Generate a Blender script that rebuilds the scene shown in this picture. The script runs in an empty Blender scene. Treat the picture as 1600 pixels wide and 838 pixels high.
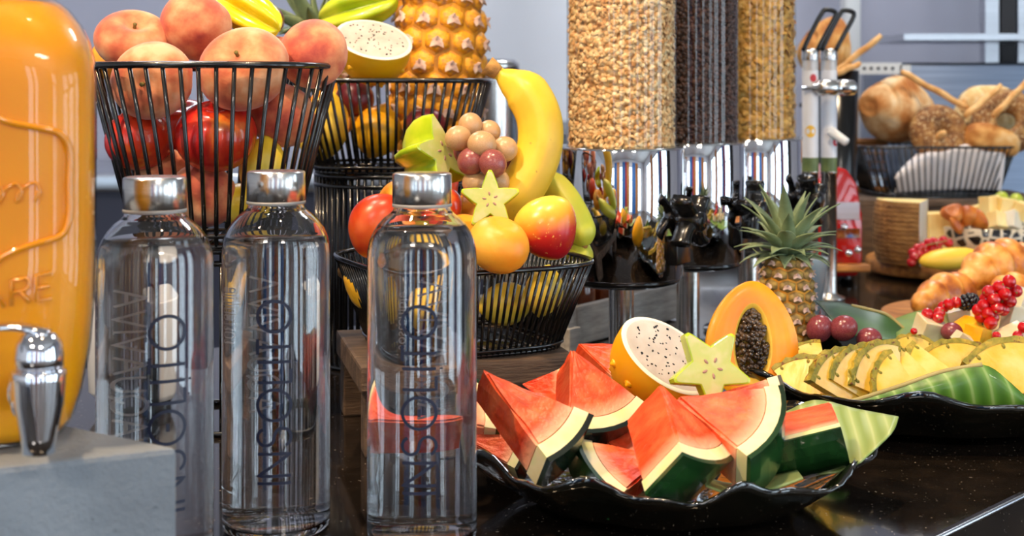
import bpy, bmesh, math, random
from mathutils import Vector, Matrix, Euler
random.seed(7)
PI = math.pi
sc = bpy.context.scene
COL = sc.collection

# ------------------------------------------------------------------ camera
F_PX, HX, HY, CAMZ = 2100.0, 800.0, 140.0, 0.32      # focal length in px, principal column, horizon row, eye height over the counter
cam_d = bpy.data.cameras.new('camera'); cam = bpy.data.objects.new('camera', cam_d); COL.objects.link(cam)
cam.location = (0, 0, CAMZ); cam.rotation_euler = (PI/2, 0, 0)
cam_d.sensor_width = 36; cam_d.lens = F_PX/1600*36; cam_d.shift_y = (HY-419)/1600
cam_d.clip_start = .02
cam_d.dof.use_dof = True; cam_d.dof.focus_distance = 1.13; cam_d.dof.aperture_fstop = 9.0
sc.camera = cam
sc.view_settings.view_transform = 'Standard'; sc.view_settings.look = 'None'
sc.view_settings.exposure = 0.0; sc.view_settings.gamma = 1.0; sc.view_settings.use_curve_mapping = False
cy = sc.cycles
cy.max_bounces = 20; cy.transmission_bounces = 16; cy.glossy_bounces = 6; cy.diffuse_bounces = 4; cy.transparent_max_bounces = 16
cy.sample_clamp_indirect = 6.0; cy.blur_glossy = 0.5

# ------------------------------------------------------------------ world (daylight outside the windows)
w = bpy.data.worlds.new('daylight'); sc.world = w; w.use_nodes = True
bg = w.node_tree.nodes['Background']; bg.inputs[0].default_value = (.72, .85, 1.0, 1); bg.inputs[1].default_value = 6.5

def light(name, kind, loc, target, power, color, **kw):
    d = bpy.data.lights.new(name, kind); d.energy = power; d.color = color
    for k, v in kw.items(): setattr(d, k, v)
    o = bpy.data.objects.new(name, d); COL.objects.link(o); o.location = loc
    o.rotation_euler = (Vector(target)-Vector(loc)).to_track_quat('-Z', 'Y').to_euler()
    return o
# the ceiling spots over the buffet (their housings are built further down)
SPOTS = [((-1.00, .35, 1.78), (-.05, 1.15, .05), 150, (1.0, .70, .42)),
         ((.10, .75, 1.78), (.35, 1.35, .05), 78, (1.0, .72, .45)),
         ((-.55, 1.05, 1.78), (-.25, 1.4, .30), 44, (1.0, .86, .68)),
         ((.55, 1.75, 1.78), (.75, 2.2, .10), 58, (1.0, .76, .50))]
for i, (a, b, p, c) in enumerate(SPOTS):
    light('spot_light', 'SPOT', a, b, p, c, spot_size=math.radians(62), spot_blend=.6, shadow_soft_size=.035)

# ------------------------------------------------------------------ helpers
def W(px, py, D):                                    # pixel of the 1600x838 photograph at depth D (metres along +Y)
    return Vector(((px-HX)/F_PX*D, D, CAMZ-(py-HY)/F_PX*D))
def S(n, D): return n*D/F_PX                         # n pixels at depth D in metres
def G(px, py, z=0.0):                                # the point of the level z that a pixel shows
    D = (CAMZ-z)*F_PX/(py-HY); return W(px, py, D)

def mesh(V, F, name='mesh', smooth=True, fm=None):
    me = bpy.data.meshes.new(name); me.from_pydata([tuple(v) for v in V], [], F)
    if fm:
        me.polygons.foreach_set('material_index', fm)
    if smooth: me.polygons.foreach_set('use_smooth', [True]*len(me.polygons))
    me.update(); return me
def obj(name, vf, mat=None, parent=None, loc=(0,0,0), rot=(0,0,0), scl=(1,1,1), smooth=True):
    me = vf if isinstance(vf, bpy.types.Mesh) else mesh(vf[0], vf[1], name, smooth, vf[2] if len(vf) > 2 else None)
    o = bpy.data.objects.new(name, me); COL.objects.link(o)
    if mat:
        if not me.materials:
            for m in (mat if isinstance(mat, (list, tuple)) else [mat]): me.materials.append(m)
    o.location = loc; o.rotation_euler = rot; o.scale = scl
    if parent: o.parent = parent
    return o
def tag(o, label, cat, group=None, kind=None):
    o['label'] = label; o['category'] = cat
    if group: o['group'] = group
    if kind: o['kind'] = kind
    return o
def thing(name, label, cat, loc=(0,0,0), rot=(0,0,0), group=None):
    o = bpy.data.objects.new(name, None); COL.objects.link(o); o.location = loc; o.rotation_euler = rot
    o.empty_display_size = .02
    return tag(o, label, cat, group)
def struct(name, vf, mat, parent=None, **k):
    o = obj(name, vf, mat, parent, **k)
    if parent is None: o['kind'] = 'structure'
    return o
def vdir(r, u, t):                                   # right, up, towards the viewer
    return Vector((r, -t, u)).normalized()
def frame(loc, z, x):                                # matrix with local z along z, local x near x
    z = Vector(z).normalized(); x = Vector(x); x = (x - z*x.dot(z)).normalized(); y = z.cross(x)
    M = Matrix((x, y, z)).transposed().to_4x4(); M.translation = Vector(loc); return M
def place(o, M, s=1.0):
    o.matrix_basis = M @ Matrix.Diagonal((s, s, s, 1)) if not isinstance(s, (tuple, list)) else M @ Matrix.Diagonal((*s, 1))
    return o

def join(*parts):
    V, F = [], []
    for p in parts:
        n = len(V); V += list(p[0]); F += [tuple(i+n for i in f) for f in p[1]]
    return V, F
def xf(vf, M): return [M @ Vector(v) for v in vf[0]], vf[1]
def mv(vf, d): d = Vector(d); return [Vector(v)+d for v in vf[0]], vf[1]
def box(x0, x1, y0, y1, z0, z1):
    V = [(x0,y0,z0),(x1,y0,z0),(x1,y1,z0),(x0,y1,z0),(x0,y0,z1),(x1,y0,z1),(x1,y1,z1),(x0,y1,z1)]
    return V, [(0,3,2,1),(4,5,6,7),(0,1,5,4),(1,2,6,5),(2,3,7,6),(3,0,4,7)]
def bevel(vf, w, seg=2):
    bm = bmesh.new(); vs = [bm.verts.new(v) for v in vf[0]]
    for f in vf[1]: bm.faces.new([vs[i] for i in f])
    bmesh.ops.bevel(bm, geom=bm.edges[:], offset=w, segments=seg, affect='EDGES', profile=.6)
    bm.verts.index_update()
    out = [v.co.copy() for v in bm.verts], [tuple(v.index for v in f.verts) for f in bm.faces]
    bm.free(); return out
def lathe(prof, n=32, fn=None):
    """prof: (r, z) list; r = 0 closes an end. fn(angle) scales the radius"""
    V, F, rows = [], [], []
    for r, z in prof:
        if r < 1e-7: rows.append([len(V)]); V.append((0, 0, z))
        else:
            rows.append(list(range(len(V), len(V)+n)))
            for i in range(n):
                a = 2*PI*i/n; k = fn(a) if fn else 1
                V.append((r*k*math.cos(a), r*k*math.sin(a), z))
    for a, b in zip(rows, rows[1:]):
        for i in range(n):
            j = (i+1) % n
            if len(a) == 1 and len(b) == 1: continue
            if len(a) == 1: F.append((a[0], b[j], b[i]))
            elif len(b) == 1: F.append((a[i], a[j], b[0]))
            else: F.append((a[i], a[j], b[j], b[i]))
    return V, F
def sphere(fn, nu=28, nv=18):
    """closed surface; fn(u angle, v polar) -> point"""
    V = [fn(0, 0)]; F = []
    for j in range(1, nv):
        for i in range(nu): V.append(fn(2*PI*i/nu, PI*j/nv))
    V.append(fn(0, PI)); L = len(V)-1
    for i in range(nu):
        k = (i+1) % nu
        F.append((0, 1+i, 1+k)); F.append((L, 1+(nv-2)*nu+k, 1+(nv-2)*nu+i))
        for j in range(nv-2):
            a = 1+j*nu; b = a+nu
            F.append((a+i, b+i, b+k, a+k))
    return V, F
def ell(rx, ry, rz, nu=24, nv=16):
    return sphere(lambda u, v: Vector((rx*math.sin(v)*math.cos(u), ry*math.sin(v)*math.sin(u), rz*math.cos(v))), nu, nv)
def tube(path, rad, n=8, closed=False, sec=None, caps=True):
    P = [Vector(p) for p in path]; m = len(P); V = []; F = []
    R = rad if isinstance(rad, (list, tuple)) else [rad]*m
    def tan(i):
        if closed: return (P[(i+1) % m]-P[i-1]).normalized()
        return (P[min(i+1, m-1)]-P[max(i-1, 0)]).normalized()
    t = tan(0); up = Vector((0,0,1)) if abs(t.z) < .9 else Vector((1,0,0))
    x = (up - t*up.dot(t)).normalized()
    for i in range(m):
        t = tan(i); x = (x - t*x.dot(t)).normalized(); y = t.cross(x)
        for k in range(n):
            a = 2*PI*k/n; q = sec(a) if sec else 1
            V.append(P[i] + (x*math.cos(a) + y*math.sin(a))*R[i]*q)
    rng = range(m) if closed else range(m-1)
    for i in rng:
        b = ((i+1) % m)*n; a = i*n
        for k in range(n):
            l = (k+1) % n; F.append((a+k, a+l, b+l, b+k))
    if caps and not closed:
        F.append(tuple(range(n-1, -1, -1))); F.append(tuple(range((m-1)*n, m*n)))
    return V, F
def prism(pts, z0, z1):
    n = len(pts); V = [(x, y, z0) for x, y in pts]+[(x, y, z1) for x, y in pts]
    F = [tuple(range(n-1, -1, -1)), tuple(range(n, 2*n))]+[(i, (i+1) % n, n+(i+1) % n, n+i) for i in range(n)]
    return V, F
def catmull(P, k=6, closed=False):
    P = [Vector(p) for p in P]; n = len(P); out = []
    for i in range(n if closed else n-1):
        g = (lambda j: P[j % n]) if closed else (lambda j: P[max(0, min(n-1, j))])
        a, b, c, d = g(i-1), g(i), g(i+1), g(i+2)
        for s in range(k):
            t = s/k
            out.append(.5*((2*b)+(c-a)*t+(2*a-5*b+4*c-d)*t*t+(3*b-a-3*c+d)*t*t*t))
    if not closed: out.append(P[-1])
    return out
def sheet(rows, th, sub=4):
    """smooth leaf-like sheet of thickness th through a grid of points"""
    R = [catmull(r, sub) for r in rows]
    cols = [catmull([R[j][i] for j in range(len(R))], sub) for i in range(len(R[0]))]
    nx, ny = len(cols), len(cols[0]); V = []; F = []
    N = []
    for i in range(nx):
        for j in range(ny):
            dx = cols[min(i+1, nx-1)][j]-cols[max(i-1, 0)][j]; dy = cols[i][min(j+1, ny-1)]-cols[i][max(j-1, 0)]
            N.append(dx.cross(dy).normalized())
    for s in (0, 1):
        for i in range(nx):
            for j in range(ny): V.append(cols[i][j] + N[i*ny+j]*(th*(s-.5)))
    K = nx*ny
    for i in range(nx-1):
        for j in range(ny-1):
            a, b, c, d = i*ny+j, (i+1)*ny+j, (i+1)*ny+j+1, i*ny+j+1
            F.append((d, c, b, a)); F.append((K+a, K+b, K+c, K+d))
    for i in range(nx-1):
        a, b = i*ny, (i+1)*ny; F.append((a, b, K+b, K+a))
        a, b = i*ny+ny-1, (i+1)*ny+ny-1; F.append((b, a, K+a, K+b))
    for j in range(ny-1):
        a, b = j, j+1; F.append((b, a, K+a, K+b))
        a, b = (nx-1)*ny+j, (nx-1)*ny+j+1; F.append((a, b, K+b, K+a))
    return V, F

# ------------------------------------------------------------------ materials
def rgb(h):
    h = h.lstrip('#'); c = [int(h[i:i+2], 16)/255 for i in (0, 2, 4)]
    return tuple(x/12.92 if x <= .04045 else ((x+.055)/1.055)**2.4 for x in c)+(1,)
def new(name):
    m = bpy.data.materials.new(name); m.use_nodes = True
    return m, m.node_tree.nodes, m.node_tree.links, m.node_tree.nodes['Principled BSDF']
def setp(b, **k):
    names = {'rough': 'Roughness', 'metal': 'Metallic', 'spec': 'Specular IOR Level', 'trans': 'Transmission Weight', 'ior': 'IOR',
             'sss': 'Subsurface Weight', 'sheen': 'Sheen Weight', 'coat': 'Coat Weight', 'crough': 'Coat Roughness', 'aniso': 'Anisotropic', 'emit': 'Emission Strength'}
    for a, v in k.items(): b.inputs[names[a]].default_value = v
def ramp(N, stops, interp='LINEAR'):
    r = N.new('ShaderNodeValToRGB'); e = r.color_ramp.elements; r.color_ramp.interpolation = interp
    while len(e) < len(stops): e.new(.5)
    for k, (p, c) in zip(e, stops):
        k.position = p; k.color = rgb(c) if isinstance(c, str) else c
    return r
def pm(name, cols, scale=12.0, detail=4.0, stretch=(1,1,1), rough=.5, bump=0.0, bscale=None, lo=.3, hi=.7, grad=None, gw=.0, sssr=None, spots=None, **k):
    """noise between colours; grad=(axis vector, from, to) adds a ramp along an axis of the object, weighted gw"""
    m, N, L, b = new(name); setp(b, rough=rough, **k)
    tc = N.new('ShaderNodeTexCoord'); mp = N.new('ShaderNodeMapping'); mp.inputs['Scale'].default_value = stretch
    L.new(tc.outputs['Object'], mp.inputs[0])
    nz = N.new('ShaderNodeTexNoise'); nz.inputs['Scale'].default_value = scale; nz.inputs['Detail'].default_value = detail
    L.new(mp.outputs[0], nz.inputs['Vector']); fac = nz.outputs['Fac']
    if grad:
        ax, g0, g1 = grad
        dp = N.new('ShaderNodeVectorMath'); dp.operation = 'DOT_PRODUCT'; dp.inputs[1].default_value = Vector(ax).normalized()
        L.new(tc.outputs['Object'], dp.inputs[0])
        mr = N.new('ShaderNodeMapRange'); mr.inputs[1].default_value = g0; mr.inputs[2].default_value = g1
        L.new(dp.outputs['Value'], mr.inputs[0])
        mx = N.new('ShaderNodeMix'); mx.inputs[0].default_value = gw
        L.new(fac, mx.inputs[2]); L.new(mr.outputs[0], mx.inputs[3]); fac = mx.outputs[0]
    st = [(lo+(hi-lo)*i/(max(1, len(cols)-1)), c) for i, c in enumerate(cols)]
    r = ramp(N, st); L.new(fac, r.inputs[0]); col = r.outputs[0]
    if spots:
        sscale, sthr, scol = spots
        vz = N.new('ShaderNodeTexNoise'); vz.inputs['Scale'].default_value = sscale; vz.inputs['Detail'].default_value = 2
        L.new(tc.outputs['Object'], vz.inputs['Vector'])
        rr = ramp(N, [(sthr, (0,0,0,1)), (sthr+.06, (1,1,1,1))]); L.new(vz.outputs['Fac'], rr.inputs[0])
        mc = N.new('ShaderNodeMix'); mc.data_type = 'RGBA'; L.new(rr.outputs[0], mc.inputs[0]); L.new(col, mc.inputs[6]); mc.inputs[7].default_value = rgb(scol)
        col = mc.outputs[2]
    L.new(col, b.inputs['Base Color'])
    if sssr: b.inputs['Subsurface Radius'].default_value = sssr; b.inputs['Subsurface Scale'].default_value = 1.0
    if bump:
        n2 = N.new('ShaderNodeTexNoise'); n2.inputs['Scale'].default_value = bscale or scale*4; n2.inputs['Detail'].default_value = 3
        L.new(mp.outputs[0], n2.inputs['Vector'])
        bp = N.new('ShaderNodeBump'); bp.inputs['Strength'].default_value = bump; bp.inputs['Distance'].default_value = .002
        L.new(n2.outputs['Fac'], bp.inputs['Height']); L.new(bp.outputs[0], b.inputs['Normal'])
    return m
def plain(name, col, rough=.5, **k):
    m, N, L, b = new(name); b.inputs['Base Color'].default_value = rgb(col); setp(b, rough=rough, **k); return m
def thin_glass(name, tint='#ffffff', base=.04, rough=.0):
    """thin clear wall: sees straight through, mirrors more at grazing angles"""
    m, N, L, b = new(name); N.remove(b); out = N['Material Output']
    lw = N.new('ShaderNodeFresnel'); ge = N.new('ShaderNodeNewGeometry'); mi = N.new('ShaderNodeMapRange')
    mi.inputs[3].default_value = 1.45; mi.inputs[4].default_value = 1/1.45; L.new(ge.outputs['Backfacing'], mi.inputs[0]); L.new(mi.outputs[0], lw.inputs[0])
    t = N.new('ShaderNodeBsdfTransparent'); t.inputs[0].default_value = rgb(tint)
    g = N.new('ShaderNodeBsdfGlossy'); g.inputs['Roughness'].default_value = rough
    mx = N.new('ShaderNodeMixShader'); L.new(lw.outputs[0], mx.inputs[0]); L.new(t.outputs[0], mx.inputs[1]); L.new(g.outputs[0], mx.inputs[2])
    L.new(mx.outputs[0], out.inputs[0]); return m

SSS = (.012, .006, .003)
M = {}
M['granite'] = pm('granite', ['#14100d', '#1c1713', '#241d17'], 40, rough=.10, spots=(340, .70, '#c9b9a6'), coat=.3, crough=.03)
M['wall'] = pm('wall', ['#a9a9b8', '#b6b6c4'], 2, rough=.55)
M['wallwhite'] = pm('wallwhite', ['#e3e3e8', '#eeeef2'], 2, rough=.6)
M['ceil'] = plain('ceil', '#d9d6d0', .8)
M['floor'] = pm('floor', ['#4a3f36', '#5d5046'], 3, rough=.35)
M['steel'] = pm('steel', ['#b9bcc2', '#c9ccd2'], 3, stretch=(1,1,40), rough=.28, metal=1.0)
M['brushed'] = pm('brushed', ['#c9c6c2', '#dedbd6'], 30, stretch=(1,1,12), rough=.22, metal=1.0)
M['chrome'] = plain('chrome', '#e6e6ea', .035, metal=1.0)
M['blackwire'] = plain('blackwire', '#0b0b0c', .24, coat=.5)
M['black'] = plain('black', '#0d0d0e', .2)
M['bglass'] = pm('bglass', ['#060705', '#0d0e08', '#14100a'], 12, rough=.02, coat=1.0, crough=.0, bump=.9, bscale=38)
M['glass'] = plain('glass', '#ffffff', 0.0, trans=1.0, ior=1.48)
M['water'] = plain('water', '#fdfeff', 0.0, trans=1.0, ior=1.33)
M['thin'] = thin_glass('thin', '#fbfdfc')
M['jarglass'] = thin_glass('jarglass', '#fffdf6')
M['clearplastic'] = plain('clearplastic', '#f4f4f2', .35, trans=.7, ior=1.45)
M['ink'] = plain('ink', '#141a33', .4)
M['greyink'] = plain('greyink', '#a59c96', .5)
M['concrete'] = pm('concrete', ['#6f757c', '#7d848b', '#8b9299'], 14, 6, rough=.75, bump=.5, bscale=260, spots=(120, .70, '#5f656c'))
M['juice'] = pm('juice', ['#ee9402', '#f4a106', '#f8ae10'], 6, rough=.35, sss=.3, sssr=(.02,.009,.002))
M['white'] = plain('white', '#ecebe8', .35)
M['peach'] = pm('peach', ['#b0442c', '#cb6840', '#dc8e5c', '#e4ac80'], 30, 6, rough=.7, lo=.32, hi=.64, sheen=.25, sss=.05, sssr=SSS, bump=.1, bscale=500)
M['peach2'] = pm('peach2', ['#a23a2c', '#c45c3c', '#d88456', '#e2a476'], 34, 6, rough=.7, lo=.34, hi=.68, sheen=.25, sss=.05, sssr=SSS, bump=.1, bscale=500)
M['nect'] = pm('nect', ['#8e1418', '#b81f1c', '#d2411f', '#eaa033'], 26, 4, (1,1,.35), rough=.22, lo=.33, hi=.72, coat=.3, sss=.05, sssr=SSS)
M['yellow'] = pm('yellow', ['#e0b21c', '#f3cf3a', '#f5da62'], 20, rough=.35, sss=.1, sssr=SSS)
M['orange'] = pm('orange', ['#f08a14', '#f7a52a', '#f9bd4c'], 18, rough=.4, sss=.1, sssr=SSS, bump=.08, bscale=300)
M['redmango'] = pm('redmango', ['#a62a18', '#c8421c', '#dd6a26'], 22, rough=.3, sss=.08, sssr=SSS)
M['mango'] = pm('mango', ['#a3121c', '#c8281f', '#ee9c2c', '#f3cd4a'], 16, 4, rough=.28, lo=.28, hi=.66, grad=((-.35,.3,1), -.035, .04), gw=.72, sss=.06, sssr=SSS, spots=(260, .66, '#e8b255'))
M['plum'] = plain('plum', '#5d1420', .3)
M['banana'] = pm('banana', ['#dba51e', '#ebbf30', '#f0cc52'], 14, 5, rough=.42, sss=.06, sssr=SSS, spots=(90, .69, '#a8701c'))
M['bananagreen'] = pm('bananagreen', ['#8fa82a', '#b9bf38', '#dccb45'], 10, rough=.42, sss=.08, sssr=SSS)
M['bananatip'] = pm('bananatip', ['#6d4a22', '#a8793a', '#c79f58'], 60, rough=.8, bump=.6)
M['stem'] = pm('stem', ['#5a4a20', '#8a7a34'], 80, rough=.8)
M['starskin'] = pm('starskin', ['#8fae16', '#b6cb22', '#d6da3e'], 25, rough=.25, coat=.3, sss=.15, sssr=SSS)
M['staryel'] = pm('staryel', ['#d8c60a', '#efe01a', '#f6ea4a'], 25, rough=.2, coat=.4, sss=.15, sssr=SSS)
M['starflesh'] = pm('starflesh', ['#c6c06c', '#bcc268', '#d0c88c'], 60, rough=.3, coat=.3, sss=.25, sssr=SSS)
M['starseed'] = plain('starseed', '#a87f6c', .4)
M['grape'] = pm('grape', ['#6c2530', '#8f4448', '#b87c64'], 40, 4, rough=.28, lo=.36, hi=.66, sss=.1, sssr=SSS, spots=(300, .68, '#8c5a3c'))
M['grapelight'] = pm('grapelight', ['#a4684a', '#c39a68', '#d2b084'], 50, 4, rough=.33, lo=.34, hi=.62, sss=.1, sssr=SSS, spots=(300, .64, '#a5713f'))
M['grapedark'] = pm('grapedark', ['#571d2a', '#7f3640', '#9c5a5c'], 22, 3, rough=.22, sss=.2, sssr=SSS)
M['pitaskin'] = pm('pitaskin', ['#f2a106', '#fab612', '#fcc62c'], 20, rough=.34, sss=.12, sssr=SSS, spots=(60, .70, '#8a8a1c'))
M['pitaflesh'] = pm('pitaflesh', ['#b3a79b', '#c4b8ac', '#cdc3b8'], 45, rough=.32, sss=.1, sssr=SSS, bump=.25, bscale=150)
M['pitarim'] = plain('pitarim', '#f4e9cf', .4, sss=.2)
M['seed'] = plain('seed', '#131110', .25)
M['papskin'] = pm('papskin', ['#e9a00a', '#f4b31c'], 12, rough=.4)
M['papflesh'] = pm('papflesh', ['#f07c02', '#f79406', '#fbac12'], 16, 4, rough=.34, coat=.1, sss=.06, sssr=SSS, bump=.12, bscale=90)
M['papaline'] = pm('papaline', ['#f6b62a', '#f9cd5a'], 30, rough=.35, sss=.2, sssr=SSS)
M['papseed'] = pm('papseed', ['#1d1510', '#3a2a1c', '#55402a'], 60, rough=.2, coat=.5)
M['pineeye'] = pm('pineeye', ['#a87a5c', '#d8901a', '#eaa81c', '#c07c3a'], 110, 5, rough=.5, bump=.5, bscale=300)
M['pinegroove'] = pm('pinegroove', ['#7f5a1c', '#c07d14', '#e9a61a'], 40, rough=.6)
M['pinetip'] = pm('pinetip', ['#8d6d6a', '#c9a99a', '#d8c1ad'], 90, rough=.7)
M['minieye'] = pm('minieye', ['#5d4a2c', '#8d7440', '#b8963e'], 90, 5, rough=.6, bump=.5, bscale=300)
M['crownleaf'] = pm('crownleaf', ['#5f7150', '#7f8f68', '#a3a878'], 30, 4, rough=.55)
M['crowndark'] = pm('crowndark', ['#33472a', '#56693c', '#7b8a52'], 20, 4, rough=.5)
M['pineflesh'] = pm('pineflesh', ['#e6ac28', '#ecc04c', '#f0d07a'], 40, 5, (1,1,1), rough=.32, coat=.2, sss=.08, sssr=SSS, bump=.25, bscale=160)
M['pinerind'] = pm('pinerind', ['#6a6a1c', '#93862a', '#c2a136'], 110, 5, rough=.6, bump=.8, bscale=240, spots=(160, .62, '#6b3d1c'))
M['mflesh'] = pm('mflesh', ['#cc2e0c', '#e04a1c', '#ea6a38'], 60, 8, (1,1,.5), rough=.42, sss=.05, sssr=(.008,.002,.001), bump=.6, bscale=240)
M['mrind'] = pm('mrind', ['#e4cf98', '#ecdcae', '#dcdc94'], 40, rough=.35, sss=.25, sssr=SSS)
M['mskin'] = pm('mskin', ['#10240f', '#173a1a', '#234d22'], 16, 3, (1,1,3), rough=.22, coat=.3)
M['mskindark'] = pm('mskindark', ['#0d1410', '#14201a', '#1d2c22'], 16, 3, (1,1,3), rough=.25, coat=.3)
M['leaf'] = pm('leaf', ['#4b6a1e', '#5d7d28', '#76933a'], 9, 3, (1,1,1), rough=.38, coat=.2)
M['leafdark'] = pm('leafdark', ['#1d3a16', '#2b4f1e', '#3d6426'], 12, 3, rough=.35, coat=.3)
M['leafpale'] = pm('leafpale', ['#7f9450', '#93a562', '#a9b678'], 14, 4, rough=.5)
M['leafrib'] = pm('leafrib', ['#8a7f4a', '#a89a62'], 20, rough=.5)
M['oldwood'] = pm('oldwood', ['#3d3129', '#5b493b', '#75604e'], 16, 6, (1,6,6), rough=.75, bump=.5, bscale=90)
M['greywood'] = pm('greywood', ['#8b8680', '#a39d95', '#b9b3aa'], 18, 6, (1,8,8), rough=.8, bump=.5, bscale=90)
M['darkwood'] = pm('darkwood', ['#2d2826', '#443d3a', '#5a5350'], 22, 6, (1,8,8), rough=.55, bump=.5, bscale=120)
M['board'] = pm('board', ['#7d4d22', '#a46a30', '#c08742'], 14, 6, (1,8,8), rough=.5)
M['crust'] = pm('crust', ['#8a4a1a', '#b5732e', '#d9a25a', '#ecd0a0'], 22, 6, rough=.75, lo=.28, hi=.72, bump=.7, bscale=110)
M['loaf'] = pm('loaf', ['#a85f26', '#c98a4c', '#e4bf8c', '#f0dcb8'], 20, 6, rough=.8, lo=.28, hi=.66, bump=.6, bscale=130)
M['bagel'] = pm('bagel', ['#5f3a1a', '#8d5c2c', '#b98a4c'], 60, 6, rough=.7, bump=.9, bscale=260, spots=(240, .60, '#e2c795'))
M['stick'] = pm('stick', ['#c98a44', '#e0aa66', '#ecc184'], 50, 4, rough=.7)
M['crumb'] = pm('crumb', ['#d9a75e', '#ecc98c', '#f2dcae'], 60, 5, rough=.8, bump=.6, bscale=150)
M['croissant'] = pm('croissant', ['#8a4210', '#b56a20', '#cf8c38', '#dca558'], 40, 6, rough=.42, lo=.32, hi=.66, coat=.2, bump=.3, bscale=120)
M['cheeserind'] = pm('cheeserind', ['#6b4a24', '#8a6434', '#a57e48'], 40, 4, (1,1,3), rough=.7)
M['cheese'] = pm('cheese', ['#eccb80', '#f2d88f', '#f6e2a6'], 20, rough=.45, sss=.2, sssr=SSS)
M['cheesewhite'] = pm('cheesewhite', ['#d8d0bc', '#e4decd'], 20, rough=.5, sss=.2, sssr=SSS)
M['yellowcheese'] = pm('yellowcheese', ['#eebf2e', '#f4ce4a'], 14, rough=.4, sss=.15, sssr=SSS)
M['apricot'] = pm('apricot', ['#8a3d10', '#b8611c', '#d98a34'], 30, rough=.4, sss=.15, sssr=SSS, bump=.4)
M['currant'] = plain('currant', '#b3060c', .08, sss=.25, coat=.6)
M['blackberry'] = plain('blackberry', '#0f0a10', .15, coat=.5)
M['melon'] = pm('melon', ['#d6c298', '#decfae', '#e4d8c0'], 40, rough=.3, coat=.2, sss=.3, sssr=SSS)
M['mangocube'] = pm('mangocube', ['#ee9a0c', '#f7b21c', '#fbc838'], 40, rough=.28, coat=.2, sss=.25, sssr=SSS)
M['greengrape'] = pm('greengrape', ['#9bac2c', '#b7c24c'], 30, rough=.25, sss=.3, sssr=SSS)
M['red'] = plain('red', '#a81410', .15, coat=.6)
M['cup'] = pm('cup', ['#7f93a0', '#93a7b4'], 20, rough=.3, spots=(180, .74, '#3d444c'), coat=.2)
M['cupin'] = plain('cupin', '#b9a68c', .4)
M['paper'] = pm('paper', ['#e6e0e2', '#f1edee'], 12, rough=.7)
M['amber'] = plain('amber', '#7a3408', .05, trans=.4, coat=.4)
M['oat'] = pm('oat', ['#b47c44', '#cc9c64', '#e0bd88', '#ecd4a8'], 160, 2, rough=.7)
M['choc'] = pm('choc', ['#2a1610', '#3f241a', '#5a3626'], 120, 2, rough=.45)
M['flake'] = pm('flake', ['#a8752a', '#c4903c', '#d9ad5c'], 120, 2, rough=.55)
M['woodpanel'] = pm('woodpanel', ['#b06a28', '#cc8a44'], 3, 4, (1,1,.2), rough=.5)
M['bluepanel'] = plain('bluepanel', '#3672b8', .5)
M['redpanel'] = plain('redpanel', '#b3202c', .5)
M['darkpanel'] = plain('darkpanel', '#1d1a1c', .5)

# ================================================================== the room
FZ, CZ = -.92, 1.95
XL, XR, YF, YB = -3.4, 3.8, -3.4, 3.6
struct('floor', box(XL, XR, YF, YB, FZ-.1, FZ), M['floor'], smooth=False)
struct('ceiling', box(XL, XR, YF, YB, CZ, CZ+.1), M['ceil'], smooth=False)
struct('wall_back', box(XL, XR, YB, YB+.1, FZ, CZ), M['wall'], smooth=False)
struct('wall_left', box(XL-.1, XL, YF, YB+.1, FZ, CZ), M['wallwhite'], smooth=False)
# wall behind the viewer: tall windows between panelled piers
def window_wall(name, spans, z0, z1, along, at0, at1, lo, hi, wmat):
    """along: 'x' or 'y'; spans = list of (a, b) openings"""
    def bb(a, b, c, d):
        return box(a, b, at0, at1, c, d) if along == 'x' else box(at0, at1, a, b, c, d)
    parts = [bb(lo, hi, FZ, z0), bb(lo, hi, z1, CZ)]
    e = [lo]+[v for s in spans for v in s]+[hi]
    for i in range(0, len(e), 2): parts.append(bb(e[i], e[i+1], z0, z1))
    return struct(name, join(*parts), wmat, smooth=False)
FW = [(-3.0, -2.5), (-1.9, -1.45), (-.55, -.15), (.95, 1.4), (2.5, 3.1)]
RW = [(-2.6, -1.6), (-1.1, -.1), (.5, 1.3)]
window_wall('wall_front', FW, -.85, 1.6, 'x', YF-.1, YF, XL, XR, M['wallwhite'])
window_wall('wall_right', RW, -.85, 1.6, 'y', XR, XR+.1, YF, YB+.1, M['wallwhite'])
M['frame'] = plain('frame', '#20242c', .4)
for i, (a, b) in enumerate(FW+RW):
    f = join(*[box(p, q, -.03, .03, r, s) for p, q, r, s in ((a, a+.04, -.85, 1.6), (b-.04, b, -.85, 1.6), (a, b, -.85, -.81), (a, b, 1.56, 1.6), ((a+b)/2-.02, (a+b)/2+.02, -.85, 1.6), (a, b, .86, .89))])
    pane = box(a+.04, b-.04, -.004, .004, -.81, 1.56)
    if i < len(FW): loc, rot = (0, YF-.05, 0), (0, 0, 0)
    else: loc, rot = (XR+.05, 0, 0), (0, 0, PI/2)
    o = struct('window_%d' % (i+1), f, M['frame'], loc=loc, rot=rot, smooth=False)
    obj('pane', pane, M['thin'], o, smooth=False)
    d = bpy.data.lights.new('window_portal', 'AREA'); d.shape = 'RECTANGLE'; d.size = b-a; d.size_y = 2.45; d.energy = 1
    try: d.cycles.is_portal = True
    except Exception: pass
    p = bpy.data.objects.new('window_portal', d); COL.objects.link(p)
    if i < len(FW): p.location = ((a+b)/2, YF+.03, .375); p.rotation_euler = (PI/2, 0, 0)
    else: p.location = (XR-.03, (a+b)/2, .375); p.rotation_euler = (PI/2, 0, PI/2)
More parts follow.
